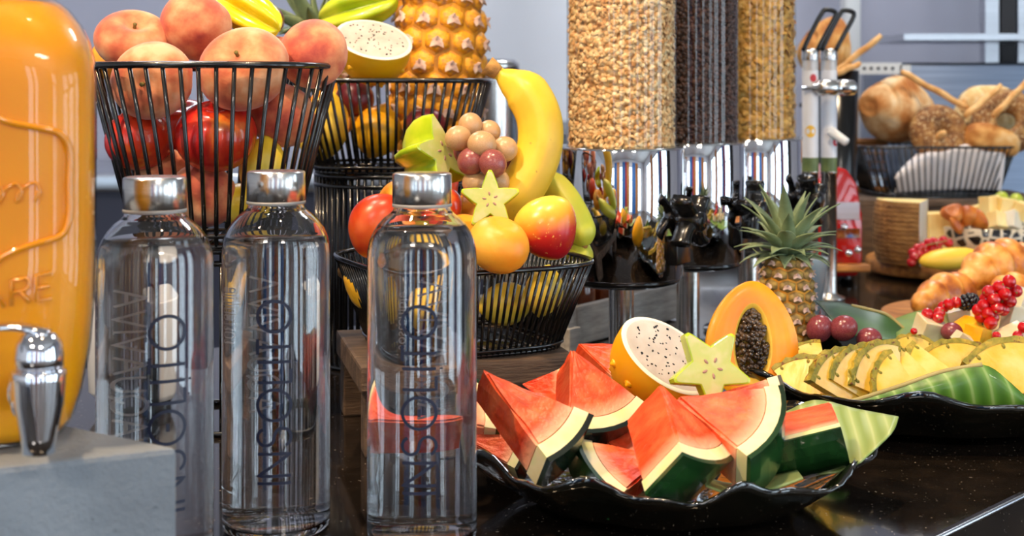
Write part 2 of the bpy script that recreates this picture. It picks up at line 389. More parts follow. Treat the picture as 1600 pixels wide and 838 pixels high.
# panels on the piers between the windows
for k, (a, b, m) in enumerate([(-2.45, -1.95, 'bluepanel'), (-1.40, -1.0, 'bluepanel'), (-.98, -.6, 'woodpanel'), (-.1, .3, 'bluepanel'), (.32, .55, 'redpanel'), (.58, .92, 'woodpanel'), (1.45, 1.95, 'bluepanel'), (1.98, 2.45, 'woodpanel')]):
    struct('trim_%d' % (k+1), box(a, b, YF, YF+.04, FZ, 1.8), M[m], smooth=False)
for k, (a, b, m) in enumerate([(-1.55, -1.15, 'woodpanel'), (-.05, .2, 'bluepanel'), (.25, .45, 'redpanel'), (1.4, 1.9, 'darkpanel')]):
    struct('trim_%d' % (k+9), box(XR-.04, XR, a, b, FZ, 1.8), M[m], smooth=False)

# ceiling spots
SPL = ['black ceiling spotlight aimed at the watermelon bowl', 'black ceiling spotlight aimed at the pineapple slices', 'black ceiling spotlight aimed at the peach basket', 'black ceiling spotlight aimed at the cheese board']
for i, (a, b, p, c) in enumerate(SPOTS):
    a, b = Vector(a), Vector(b); dr = (b-a).normalized()
    t = thing('track_spotlight', SPL[i], 'spotlight', (a.x, a.y, CZ), group='ceiling spotlights')
    hd = obj('lamp_head', lathe([(0, .12), (.03, .12), (.042, .1), (.05, 0), (.05, -.03), (.045, -.03), (.042, 0), (0, .02)], 20), M['black'], t)
    place(hd, frame(a-Vector((a.x, a.y, CZ))-dr*.06, -dr, (1, 0, 0)))
    obj('mounting_stem', tube([(0, 0, 0), a-Vector((a.x, a.y, CZ))-dr*.12], .01, 8), M['black'], t)

# unseen neutral fill panels added over the kitchen to brighten the background
M['panelglow'] = plain('panelglow', '#ffffff', .5, emit=0.0)
for x, lab in ((-.9, 'added square fill light panel over the left of the kitchen bench'), (.9, 'added square fill light panel over the right of the kitchen bench')):
    t = thing('added_ceiling_fill', lab, 'light', (x, 2.75, CZ))
    obj('fill_frame', join(box(-.3, .3, -.3, -.28, -.02, 0), box(-.3, .3, .28, .3, -.02, 0), box(-.3, -.28, -.3, .3, -.02, 0), box(.28, .3, -.3, .3, -.02, 0)), M['white'], t, smooth=False)
    light('added_fill_light', 'AREA', (x, 2.75, CZ-.012), (x, 2.75, 0), 19, (.90, .94, 1.0), size=.55)

for x, lab in ((-1.0, 'added square fill light panel over the left of the dining room'), (1.3, 'added square fill light panel over the right of the dining room')):  # unseen panels added as fill, lighting the piers behind the camera
    t = thing('added_ceiling_fill', lab, 'light', (x, -2.0, CZ))
    obj('fill_frame', join(box(-.3, .3, -.3, -.28, -.02, 0), box(-.3, .3, .28, .3, -.02, 0), box(-.3, -.28, -.3, .3, -.02, 0), box(.28, .3, -.3, .3, -.02, 0)), M['white'], t, smooth=False)
    light('added_fill_light', 'AREA', (x, -2.0, CZ-.012), (x, -2.0, 0), 45, (1.0, .92, .82), size=.55)

# ------------------------------------------------------------------ kitchen behind the counter
M['slatepaint'] = plain('slatepaint', '#4a4c60', .45); M['cabsteel'] = pm('cabsteel', ['#6f7a8c', '#8490a4'], 3, stretch=(1,1,40), rough=.34, metal=.9)
t = thing('kitchen_bench', 'long stainless steel kitchen bench along the grey wall', 'bench', (0, 3.3, FZ))
obj('bench_top', bevel(box(-3.2, .84, -.28, .29, .13-FZ-.04, .13-FZ), .006), M['steel'], t)
obj('front_panel', box(-3.15, .80, -.22, -.2, .02, .13-FZ-.04), M['slatepaint'], t, smooth=False)
for x in (-3.1, -1.5, 0, .75): obj('leg', box(x-.025, x+.025, -.2, -.15, 0, .13-FZ-.05), M['steel'], t, smooth=False)
t = thing('wall_shelf', 'narrow steel shelf under the white wall panel', 'shelf', W(820, 197, 3.45))
obj('shelf_board', box(-.16, .5, -.14, .14, -.015, .015), M['steel'], t, smooth=False)
for x in (-.12, .42): obj('bracket', box(x, x+.02, -.1, .15, -.1, -.015), M['steel'], t, smooth=False)
o = obj('wall_panel', bevel(box(-.13, .5, -.015, .015, -.25, .33), .004), M['wallwhite'], loc=W(820, 120, 3.583)); tag(o, 'smooth white panel fixed on the grey wall', 'panel')
for x0, x1, lab in ((690, 744, 'pale steel post between grey wall and white panel'), (1316, 1341, 'slim steel post standing behind the breadsticks')):
    a = W(x0, 0, 3.42); b = W(x1, 0, 3.42)
    o = obj('steel_post', bevel(box(a.x, b.x, -.03, .03, .13, CZ), .006), M['white'], loc=(0, 3.42, 0)); tag(o, lab, 'post')
# stainless hood and shelf on the right
a, b = W(1402, 98, 3.0), W(1700, 235, 3.0)
t = thing('steel_cabinet', 'brushed steel cabinet with a flat top behind the bread basket', 'cabinet', (a.x, 3.0, FZ))
obj('body', bevel(box(0, b.x-a.x, 0, .3, .03, a.z-FZ), .008), M['cabsteel'], t)
for x in (.03, b.x-a.x-.06): obj('leg', box(x, x+.04, .02, .28, 0, .04), M['steel'], t, smooth=False)
a = W(1336, 98, 2.95); b = W(1409, 116, 2.95)
t = thing('perforated_rail', 'white perforated rail fixed beside the steel cabinet', 'rail', ((a.x+b.x)/2, 2.95, b.z))
hw = (b.x-a.x)/2
obj('rail_face', box(-hw, hw, 0, .02, 0, a.z-b.z), M['white'], t, smooth=False)
for k in range(5): obj('hole', lathe([(0, 0), (.0035, 0), (.0035, .002), (0, .002)], 10), M['darkpanel'], t, loc=(-hw+.02+k*.0155, -.0015, .013), rot=(PI/2, 0, 0))
obj('rail_bracket', box(hw-.004, hw+.02, 0, .06, 0, .02), M['white'], t, smooth=False)
t = thing('rail_shelf', 'thin steel shelf above the steel cabinet', 'shelf', W(1490, 62, 3.1))
obj('shelf_board', box(-.155, .6, -.14, .14, -.006, .008), M['steel'], t, smooth=False)
for x0, x1, m in ((1535, 1556, 'steel'), (1560, 1582, 'darkpanel'), (1586, 1612, 'steel')):
    p, q = W(x0, 0, 3.2), W(x1, 0, 3.2)
    obj('upright', box(p.x-W(1490, 62, 3.1).x, q.x-W(1490, 62, 3.1).x, .08, .12, -.053, 1.2), M[m], t, smooth=False)
a = W(760, 190, 2.35)
t = thing('steel_canister', 'round brushed steel canister behind the pineapple basket', 'canister', (a.x, 2.35, .0))
obj('canister_body', lathe([(0, .0), (.052, .0), (.054, .01), (.054, .34), (.056, .355), (.05, .362), (0, .366)], 40), M['brushed'], t)
obj('lid', lathe([(0, .372), (.05, .372), (.058, .366), (.058, .352), (.0545, .352)], 40), M['brushed'], t)

# ================================================================== the buffet counter
t = thing('buffet_counter', 'long buffet counter with a glossy black speckled granite top', 'counter', (0, 0, FZ))
P4 = [(-.95, -.29), (2.0, 2.66), (1.35, 2.95), (.93, 2.95), (-1.6, .45)]
obj('worktop', bevel(prism(P4, -FZ-.035, -FZ), .003), M['granite'], t, smooth=False)
P5 = [(-.93, -.20), (1.9, 2.63), (1.3, 2.93), (.93, 2.9), (-1.5, .45)]
obj('cabinet_base', prism(P5, .0, -FZ-.035), M['darkpanel'], t, smooth=False)
obj('edge_strip', tube([(-.95, -.291, -FZ-.002), (2.0, 2.659, -FZ-.002)], .0018, 8), M['steel'], t)

# ================================================================== wire baskets and risers
def sup(t, a, n):
    c, s = math.cos(t), math.sin(t)
    return a*math.copysign(abs(c)**(2/n), c), a*math.copysign(abs(s)**(2/n), s)
def loop(a, n, count, z=0):
    pts = [Vector((*sup(2*PI*i/720, a, n), z)) for i in range(720)]
    L = [0]
    for i in range(720): L.append(L[-1]+(pts[(i+1) % 720]-pts[i]).length)
    out = []; k = 0
    for i in range(count):
        d = L[-1]*i/count
        while L[k+1] < d: k += 1
        u = (d-L[k])/(L[k+1]-L[k]); out.append(pts[k].lerp(pts[(k+1) % 720], u))
    return out
def basket(label, c, h, a0, a1, n, rot, nw, wr, group='black wire baskets', sy=1.0):
    """c: centre of the bottom; a0/a1 bottom and rim half width"""
    t = thing('wire_basket', label, 'basket', c, (0, 0, rot), group)
    sc_ = lambda P: [Vector((p.x, p.y*sy, p.z)) for p in P]
    A, B = sc_(loop(a0, n, nw)), sc_(loop(a1, n, nw, h))
    obj('rim', tube(sc_(loop(a1, n, 72, h)), wr*1.55, 8, True), M['blackwire'], t)
    obj('bottom_ring', tube(sc_(loop(a0, n, 60, wr)), wr*1.3, 8, True), M['blackwire'], t)
    obj('bottom_ring', tube(sc_(loop(a0*1.04, n, 60, h*.07)), wr*1.1, 8, True), M['blackwire'], t)
    for p, q in zip(A, B):
        obj('wire', tube([p, p.lerp(q, .5)+Vector((p.x, p.y, 0))*.0, q], wr, 6), M['blackwire'], t)
    for k in range(-3, 4):
        x = a0*k/3.6; y = a0*sy*(max(0, 1-abs(x/a0)**n))**(1/n)
        obj('floor_wire', tube([(x, -y, wr), (x, y, wr)], wr, 6), M['blackwire'], t)
    obj('floor_plate', lathe([(0, wr*.3), (a0*.93, wr*.3), (a0*.93, wr*.9), (0, wr*.9)], 32), M['blackwire'], t)
    return t
def riser(label, c, h, r, nw, wr, group='wire risers under the baskets'):
    t = thing('wire_riser', label, 'riser', c, group=group)
    ring = lambda z, rr: tube([(r*math.cos(2*PI*i/48), r*math.sin(2*PI*i/48), z) for i in range(48)], rr, 8, True)
    for z in (h-wr*1.4, h-.014, wr*1.4): obj('ring', ring(z, wr*1.4), M['blackwire'], t)
    for i in range(nw):
        a = 2*PI*i/nw
        obj('rod', tube([(r*math.cos(a), r*math.sin(a), wr), (r*math.cos(a), r*math.sin(a), h-wr)], wr, 6), M['blackwire'], t)
    for k in range(-2, 3):
        x = r*k/2.6; y = math.sqrt(r*r-x*x)
        obj('top_wire', tube([(x, -y, h-wr), (x, y, h-wr)], wr, 6), M['blackwire'], t)
    return t
B1 = Vector((W(338, 0, 1.3).x, 1.3, .174))
basket('round black wire basket piled with flat peaches', B1, .168, .0735, .1155, 2.5, .08, 48, .0021)
riser('slim black wire riser under the peach basket', (B1.x, B1.y, 0), .1735, .066, 44, .002)
B2 = Vector((W(612, 0, 1.6).x, 1.6, .224))
basket('black wire basket holding the whole pineapple', B2, .106, .086, .118, 3.2, .0, 74, .0019)
riser('wide dense black wire riser under the pineapple basket', (B2.x, B2.y, 0), .2235, .09, 62, .0019)
B3 = Vector((W(721, 0, 1.28).x, 1.28, .080))
basket('low square black wire basket with mangoes and a banana', B3, .080, .080, .107, 4.0, math.radians(26), 100, .0016)

# wooden riser under the square basket
ang = math.radians(26)
t = thing('wooden_riser', 'worn brown wooden riser under the square wire basket', 'riser', (B3.x-.010, B3.y-.004, 0), (0, 0, math.radians(14)))
obj('top_board', bevel(box(-.098, .098, -.094, .094, .056, .0795), .003), M['oldwood'], t, smooth=False)
for x in (-.08, .08):
    for y in (-.076, .076): obj('leg', bevel(box(x-.014, x+.014, y-.014, y+.014, 0, .0565), .002), M['oldwood'], t, smooth=False)



# ================================================================== water bottles
def strokes(txt):
    """thin-line capitals as polylines in a unit-high cell; returns polylines and the total advance"""
    def arc(cx, cy, rx, ry, a0, a1, n=18): return [(cx+rx*math.cos(math.radians(a0+(a1-a0)*i/n)), cy+ry*math.sin(math.radians(a0+(a1-a0)*i/n))) for i in range(n+1)]
    out = []; x = 0
    for ch in txt:
        if ch == 'I': L, w_ = [[(.0, 0), (.0, 1)]], .0
        elif ch == 'i': L, w_ = [[(.0, 0), (.0, 1)], [(-.03, -.16), (.03, -.16)]], .0
        elif ch == 'N': L, w_ = [[(0, 0), (0, 1), (.72, 0), (.72, 1)]], .72
        elif ch == 'S': L, w_ = [arc(.3, .75, .27, .25, 20, 250, 16)+arc(.3, .25, .29, .25, 80, -160, 16)], .6
        elif ch == 'O': L, w_ = [arc(.5, .5, .5, .5, 0, 360, 36)], 1.0
        elif ch == 'Q': L, w_ = [arc(.5, .5, .5, .5, 0, 360, 36), [(.6, .3), (1.0, -.06)]], 1.0
        elif ch == '0': L, w_ = [arc(.5, .5, .5, .5, 0, 360, 36), [(.38, .5), (.62, .5)]], 1.0
        elif ch == 'L': L, w_ = [[(0, 1), (0, 0), (.42, 0)]], .42
        elif ch == 'T': L, w_ = [[(0, 1), (.5, 1)], [(.25, 1), (.25, 0)]], .5
        elif ch == 'A': L, w_ = [[(0, 0), (.42, 1), (.84, 0)], [(.16, .36), (.68, .36)]], .84
        elif ch == 'V': L, w_ = [[(0, 1), (.42, 0), (.84, 1)]], .84
        elif ch == 'U': L, w_ = [[(0, 1)]+arc(.34, .34, .34, .34, 180, 360, 14)+[(.68, 1)]], .68
        elif ch == 'M': L, w_ = [[(0, 0), (.1, 1), (.45, .2), (.8, 1), (.9, 0)]], .9
        elif ch == 'R': L, w_ = [[(0, 0), (0, 1), (.35, 1)]+arc(.35, .75, .25, .25, 90, -90, 10)+[(0, .5)], [(.3, .5), (.6, 0)]], .6
        elif ch == 'E': L, w_ = [[(.5, 1), (0, 1), (0, 0), (.5, 0)], [(0, .5), (.42, .5)]], .5
        elif ch == 'Z': L, w_ = [[(0, 1), (.6, 1), (0, 0), (.6, 0)]], .6
        elif ch == 'H': L, w_ = [[(0, 0), (0, 1)], [(.6, 0), (.6, 1)], [(0, .5), (.6, .5)]], .6
        else: L, w_ = [], .4
        out += [[(px+x, py) for px, py in l] for l in L]; x += w_+.24
    return out, x-.24
def ribbon(poly, wd, fn):
    """flat stroke of width wd mapped through fn(s, t) -> point"""
    V, F = [], []; P = [Vector((a, b, 0)) for a, b in poly]
    # refine
    Q = []
    for a, b in zip(P, P[1:]):
        k = max(1, int((b-a).length/.12))
        Q += [a.lerp(b, i/k) for i in range(k)]
    Q.append(P[-1]); closed = (P[0]-P[-1]).length < 1e-6
    for i, p in enumerate(Q):
        a = Q[i-1] if i else (Q[-2] if closed else p); b = Q[i+1] if i+1 < len(Q) else (Q[1] if closed else p)
        d = (b-a).normalized(); n = Vector((-d.y, d.x, 0))*wd/2
        V += [fn(p.x+n.x, p.y+n.y), fn(p.x-n.x, p.y-n.y)]
    for i in range(len(Q)-1): F.append((2*i, 2*i+2, 2*i+3, 2*i+1))
    return V, F
RB = .039
def on_bottle(txt, z_lo, length, height, ang0, wd, r=RB+.00025):
    """vertical line of lettering reading upwards on the bottle wall, centred on angle ang0"""
    L, adv = strokes(txt); ks = length/adv
    def fn(s, t):
        a = ang0 + (.5-t)*height/r
        return Vector((r*math.cos(a), r*math.sin(a), z_lo+s*ks))
    # letter top faces left when seen from outside: angle decreasing to the viewer's left is mirrored, so flip t
    def fn2(s, t):
        a = ang0 - (t-.5)*height/r
        return Vector((r*math.cos(a), r*math.sin(a), z_lo+s*ks))
    return join(*[ribbon(p, wd, fn2) for p in L])
def font_on_bottle(txt, z_lo, length, height, ang0, r=RB+.00025):
    cu = bpy.data.curves.new('txt', 'FONT'); cu.body = txt; cu.size = 1
    o = bpy.data.objects.new('txt', cu); COL.objects.link(o)
    dg = bpy.context.evaluated_depsgraph_get(); me = o.evaluated_get(dg).to_mesh()
    V = [v.co.copy() for v in me.vertices]; F = [tuple(p.vertices) for p in me.polygons]
    o.evaluated_get(dg).to_mesh_clear(); bpy.data.objects.remove(o)
    mxx = max(v.x for v in V); mxy = max(v.y for v in V); out = []
    for v in V:
        a = ang0 - (v.y/mxy-.5)*height/r
        out.append(Vector((r*math.cos(a), r*math.sin(a), z_lo+v.x/mxx*length)))
    return out, F
OUT = [(0, .004), (.022, .0035), (.030, 0), (.0355, .0), (.0382, .0022), (.039, .006), (.039, .12), (.039, .200), (.0386, .206), (.0372, .2125), (.0345, .2185), (.0312, .2235), (.0272, .228), (.0232, .231), (.0208, .2335), (.0200, .236), (.0200, .2385)]
INN = [(.0172, .2385), (.0172, .2345), (.0195, .2315), (.0238, .2282), (.0280, .2240), (.0315, .2190), (.0340, .2135), (.0357, .2070), (.0362, .200), (.0362, .120), (.0362, .010), (.034, .0065), (.025, .0055), (0, .006)]
def bottle(px, D, label, wl, ang_back, small):
    x = (px-HX)/F_PX*D
    t = thing('water_bottle', label, 'bottle', (x, D, .0005), group='glass water bottles on the counter')
    obj('glass_body', lathe(OUT+INN, 96), M['glass'], t)
    wat = [(0, .0053)]+[(r+.0006, z-(.0004 if z < .01 else 0)) for r, z in reversed(INN) if 0 < r and z < wl]
    # radius of the inner wall at the water line
    I2 = sorted(INN, key=lambda q: q[1])
    for (r0, z0), (r1, z1) in zip(I2, I2[1:]):
        if z0 <= wl <= z1 and z1 > .02: rw = r0+(r1-r0)*(wl-z0)/(z1-z0)
    wat += [(rw+.0005, wl), (0, wl)]
    obj('water', lathe(wat, 96), M['water'], t)
    cap = obj('cap', lathe([(0, .2602), (.0195, .2602), (.0207, .2596), (.0212, .2588), (.0212, .2386), (.0207, .2382), (.0188, .2386), (.0188, .2565), (0, .2565)], 64), M['brushed'], t)
    obj('sealing_ring', lathe([(.0203, .2362), (.0212, .2362), (.0214, .2374), (.0212, .2386), (.0203, .2386)], 64), M['clearplastic'], t)
    ang = math.atan2(-D, -x)                          # the side that faces the viewer
    o = obj('lettering', on_bottle('INS0LiTO', .043, .128, .0235, ang+math.radians((-2 if small else 12) if px < 600 else -3), .10), M['ink'], t)
    o['label'] = 'thin dark blue capitals running up the glass'
    obj('back_lettering', on_bottle('AQUAVIVA', .080, .100, .0115, ang+PI+ang_back, .12), M['greyink'], t)
    obj('small_lettering', font_on_bottle('sostenible', .130, .042, .004, ang+PI+ang_back+.28), M['greyink'], t)
    return t
bottle(242, .915, 'clear water bottle with steel cap beside the concrete block', .2185, .22, False)
bottle(431.5, .981, 'clear water bottle with steel cap in front of the wire riser', .2125, .12, True)
bottle(659.5, .958, 'clear water bottle with steel cap beside the watermelon bowl', .2225, -.10, False)

# ================================================================== concrete block and juice jar
ZT = .118
C0, C1, C2 = G(278, 699, ZT), G(0, 731, ZT), G(120, 667, ZT)
d1, d2 = (C1-C0).normalized(), (C2-C0).normalized()
q = [C0, C0+d2*.27, C0+d2*.27+Vector((-.17, .0, 0)), C0+d1*.30+Vector((-.12, .05, 0)), C0+d1*.30]
q = [(p.x, p.y) for p in q]
o = obj('concrete_block', bevel(prism(q, .0005, ZT), .0035), M['concrete'], smooth=False); tag(o, 'grey speckled concrete block carrying the juice jar', 'block')

JD = .792; JX = W(-28, 0, JD).x; JZ = ZT+.0005
jrot = math.radians(16)
jar = thing('juice_jar', 'glass drink dispenser jar full of orange juice with chrome tap', 'jar', (JX, JD, JZ), (0, 0, jrot)); jar.scale = (.875,)*3
def sq(prof, n=72, ex=5.0):
    V, F = [], []
    for r, z, e in prof:
        for i in range(n): x, y = sup(2*PI*i/n, r, e); V.append((x, y, z))
    m = len(prof)
    for j in range(m-1):
        for i in range(n):
            k = (i+1) % n; F.append((j*n+i, j*n+k, (j+1)*n+k, (j+1)*n+i))
    F.append(tuple(range(n-1, -1, -1))); F.append(tuple(range((m-1)*n, m*n)))
    return V, F
def jarprof(k, top):
    P = [(.046, 0, 3), (.054, .002, 3), (.060, .012, 3.5), (.0655, .03, 4), (.0700, .055, 4.5), (.0725, .085, 5), (.0735, .12, 5.5), (.0735, .18, 5.5), (.0735, .235, 5.5), (.0725, .250, 5), (.0695, .263, 4), (.0645, .274, 3.2), (.057, .284, 2.6), (.048, .291, 2.2), (.041, .295, 2.0), (.038, .298, 2.0)]
    P = [(r-k, z+(k if i < 2 else 0), e) for i, (r, z, e) in enumerate(P) if z < top]
    return P
obj('glass_body', sq(jarprof(0, 1)+[(.038, .318, 2), (.040, .322, 2)]), M['jarglass'], jar)
obj('juice', sq(jarprof(.0016, .289)+[(.050, .2885, 2.3)]), M['juice'], jar)
obj('neck_ring', tube([(.039*math.cos(2*PI*i/40), .039*math.sin(2*PI*i/40), .304) for i in range(40)], .003, 8, True), M['jarglass'], jar)
obj('lid', lathe([(.041, .306), (.044, .308), (.044, .33), (.04, .334), (0, .336)], 40), M['steel'], jar)
# raised panel border and lettering on the front face (local -y)
M['emboss'] = pm('emboss', ['#d98406', '#e4920c'], 8, rough=.05, coat=1.0)
yf = -.0737
def face(p): return Vector((p[0], yf+.35*max(0, abs(p[0])-.045)**1.25, p[1]))
brd = [(.0, .228), (.018, .212), (.036, .207), (.052, .203), (.059, .192), (.059, .17), (.059, .15), (.054, .138), (.038, .133), (.018, .125), (.0, .108)]
brd = brd+[(-x, z) for x, z in reversed(brd[1:-1])]
obj('embossed_border', tube([face((p.x, p.y)) for p in catmull([(a, b, 0) for a, b in brd], 5, True)], .0021, 8, True), M['emboss'], jar)
cur_ = [face((-.052+.0034*k*.25*3.2+.0042*math.sin(PI*.5*k+.6), .164+.0060*math.cos(PI*.5*k)+.05*(-.05+.0027*k)+(.009 if k in (18, 19) else 0))) for k in range(36)]
obj('embossed_script', tube(catmull(cur_, 4), .0010, 6), M['emboss'], jar)
L_, adv = strokes('ITARE'); ks = .060/adv
for p in L_: obj('embossed_letter', tube([face((-.012+a*ks, .091+b*.016+.16*(-.012+a*ks))) for a, b in p], .0012, 6), M['emboss'], jar)
# chrome tap
tp = obj('tap', bevel(lathe([(0, -.002), (.0135, -.002), (.0145, .002), (.012, .006), (.0085, .008), (.008, .030), (0, .030)], 28), .0) if False else lathe([(0, -.002), (.0125, -.002), (.0138, .002), (.0125, .006), (.0085, .008), (.0078, .018), (.0092, .020), (.0092, .026), (.0078, .027), (.0078, .040), (0, .040)], 28), M['chrome'], jar, loc=(.036, yf+.001, .041), rot=(PI/2, 0, 0), scl=(1.1,)*3)
sp = lathe([(0, -.026), (.0068, -.026), (.0085, -.026), (.0093, -.018), (.0128, .0), (.0136, .012), (.0142, .017), (.0136, .0185), (.0125, .0185), (0, .0185)], 32)
obj('spout', sp, M['chrome'], jar, loc=(.043, yf-.043, .042), scl=(1.12,)*3)
obj('tap_head', lathe([(0, .019), (.0125, .019), (.0128, .026), (.0118, .033), (.0085, .038), (0, .040)], 28), M['chrome'], jar, loc=(.043, yf-.043, .0415), scl=(1.12,)*3)
hp = catmull([(.034, -.041, .079), (.022, -.041, .084), (.006, -.044, .0855), (-.012, -.05, .083), (-.03, -.055, .0815), (-.042, -.057, .082)], 5)
V, F = tube(hp, [.0085, .0088, .0086, .0083, .0078, .0072]+[.0068]*(len(hp)-6), 12)
n = 12
cen = [sum((V[i*n+k] for k in range(n)), Vector())/n for i in range(len(V)//n)]
V = [Vector((v.x, v.y, cen[i//n].z+(v.z-cen[i//n].z)*.38)) for i, v in enumerate(V)]
obj('lever', (V, F), M['chrome'], jar, loc=(.013, yf-.002, .004))

# white tub behind the first bottle
a = G(190, 655, 0)
t = thing('white_tub', 'white ceramic tub behind the water bottle by the juice jar', 'tub', (a.x, a.y+.06, 0))
obj('tub_body', sq([(.030, .012, 4), (.039, .014, 4), (.043, .02, 5), (.047, .105, 5), (.0475, .107, 5), (.045, .107, 5), (.041, .02, 5)]), M['white'], t)
obj('foot', sq([(.030, 0, 4), (.030, .013, 4)]), M['black'], t)

# ================================================================== fruit builders
def peach_mesh(R, flat=.8, dim=.35, groove=.05):
    def fn(u, v):
        s = math.sin(v); du = abs((u+PI) % (2*PI)-PI)
        k = 1-groove*math.exp(-(du/.22)**2)*s
        r = R*s*k*(1+.04*math.sin(2*u+.6))
        z = R*flat*math.cos(v)
        z -= R*dim*math.exp(-(v/.36)**2)*(1 if v < PI/2 else 0)
        z += R*.10*math.exp(-((PI-v)/.3)**2)
        return Vector((r*math.cos(u), r*math.sin(u), z))
    return mesh(*sphere(fn, 36, 26), 'peach')
STEM = mesh(*lathe([(0, -.004), (.0022, -.004), (.0016, .002), (.0022, .0045), (0, .005)], 8), 'stem'); STEM.materials.append(M['stem'])
def fruit(name, label, cat, me, mat, c, ax=(0, 0, 1), spin=(1, 0, 0), s=1.0, group=None, stem=None):
    o = obj(name, me, mat); place(o, frame(c, ax, spin), s); tag(o, label, cat, group)
    if stem is not None: obj('stem', STEM, None, o, loc=(0, 0, stem))
    return o
GP = 'fruit in the peach basket'; GB = 'fruit in the pineapple basket'; GM = 'fruit in the square basket'
pk = peach_mesh(.042, .80, .36)
def mpk(R, flat, dim, mat):
    me = peach_mesh(R, flat, dim); me.materials.append(M[mat]); return me
def P(label, px, py, D, rpx, up, mat='peach', flat=.82, dim=.34, stem=True, name='flat_peach', cat='peach', spin=(1, 0, 0), grp=GP):
    R = S(rpx, D); me = mpk(R, flat, dim, mat)
    return fruit(name, label, cat, me, None, W(px, py, D), vdir(*up), spin, 1.0, grp, R*(flat-dim)+.001 if stem else None)
P('flat peach lying on the left edge of the basket, stem hollow up', 208, 62, 1.30, 58, (.25, .75, .55), flat=.72)
P('flat peach leaning on the front wires with its stalk behind them', 238, 126, 1.235, 63, (-.05, -.12, 1), flat=.88, dim=.2)
P('upright peach at the top of the pile beside the yellow carambola', 306, 40, 1.32, 58, (.5, .8, -.2), 'peach2', flat=.95, dim=.2, spin=(0, -1, .4))
P('big flat peach with a deep hollow resting on the front rim', 381, 108, 1.235, 70, (-.1, .55, .8), flat=.85)
P('round blushed peach at the right end of the basket', 490, 84, 1.28, 51, (.3, .5, -.5), 'peach2', flat=1.15, dim=.12, stem=False)
P('orange peach half hidden at the far left of the pile', 178, 92, 1.335, 36, (-.3, 1, 0), 'orange', flat=.95, dim=.1, stem=False)
P('peach wedged low behind the right wires', 440, 180, 1.285, 52, (.2, .5, -.3), 'peach2', stem=False, flat=.95, dim=.1)
P('pale peach low behind the middle wires', 405, 160, 1.31, 44, (0, 1, 0), stem=False)
def nect(label, px, py, D, rpx, up, mat='nect'):
    P(label, px, py, D, rpx, up, mat, flat=.92, dim=.22, name='nectarine', cat='nectarine')
nect('dark red nectarine low behind the left wires', 218, 218, 1.265, 52, (-.3, .5, -.3))
nect('red and yellow nectarine in the middle of the basket', 338, 212, 1.248, 62, (.05, .85, .35))
nect('red nectarine deep at the back of the basket', 290, 205, 1.36, 55, (.05, .85, .35))
P('rosy peach at the bottom of the basket', 318, 305, 1.265, 52, (0, .3, -1), 'peach2', stem=False)
P('pale orange peach at the bottom left of the basket', 262, 280, 1.29, 50, (0, .3, -1), stem=False)
def lemon(label, px, py, D, rx, rz, ax, mat='yellow', name='lemon', grp=GP):
    R, H = S(rx, D), S(rz, D)
    def fn(u, v):
        z = H*math.cos(v); s = math.sin(v); k = 1+.0
        z += math.copysign(.12*H*math.exp(-(min(v, PI-v)/.25)**2), math.cos(v))
        return Vector((R*s*math.cos(u), R*s*math.sin(u), z))
    fruit(name, label, name, mesh(*sphere(fn, 24, 18)), M[mat], W(px, py, D), vdir(*ax), (1, .2, 0), 1.0, grp)
lemon('yellow lemon seen low behind the right wires', 410, 262, 1.275, 36, 48, (.2, 1, .2))
lemon('second yellow lemon below the nectarine', 375, 318, 1.275, 32, 42, (1, .2, .2))
P('rosy peach at the back of the pile under the plum', 418, 88, 1.375, 46, (0, 1, 0), 'peach2', stem=False)
# carambola
def star_whole(R, H, n=5, tw=.0):
    def fn(u, v):
        s = math.sin(v)**.8; k = .52+.48*abs(math.cos(n*u/2))**1.5
        return Vector((R*s*k*math.cos(u+tw*math.cos(v)), R*s*k*math.sin(u+tw*math.cos(v)), H*math.cos(v)))
    return mesh(*sphere(fn, 60, 20))
fruit('carambola', 'shiny yellow whole carambola on top of the peaches', 'carambola', star_whole(S(36, 1.36), S(62, 1.36)), M['staryel'], W(384, 18, 1.36), vdir(.8, -.45, .1), (0, .3, 1), 1, GP)
P('dark red plum behind the yellow carambola', 424, 32, 1.39, 20, (0, 1, 0), 'plum', flat=1.1, dim=.1, stem=False, name='plum', cat='plum')
fruit('carambola', 'yellow green whole carambola behind the cut dragon fruit', 'carambola', star_whole(S(34, 1.6), S(64, 1.6)), M['starskin'], W(560, 14, 1.6), vdir(.9, .25, .1), (0, .3, 1), 1, GB)
lemon('orange citrus peeking out beside the pineapple', 640, 14, 1.645, 26, 28, (0, 1, 0), 'orange', 'orange', GB)
lemon('yellow lemon behind the left wires of the pineapple basket', 505, 200, 1.55, 40, 52, (.3, 1, 0), 'yellow', 'lemon', GB)
lemon('orange fruit at the bottom of the pineapple basket', 590, 205, 1.55, 38, 40, (.3, 1, 0), 'pitaskin', 'citrus', GB)
lemon('orange citrus low at the back left of the pineapple basket', 520, 175, 1.645, 40, 42, (0, 1, 0), 'orange', 'citrus', GB)
P('dark plum in the middle of the pineapple basket', 665, 200, 1.54, 34, (0, 1, 0), 'plum', flat=1, dim=.1, stem=False, name='plum', cat='plum', grp=GB)
P('second dark plum beside the pineapple base', 555, 155, 1.57, 30, (0, 1, 0), 'plum', flat=1, dim=.1, stem=False, name='plum', cat='plum', grp=GB)

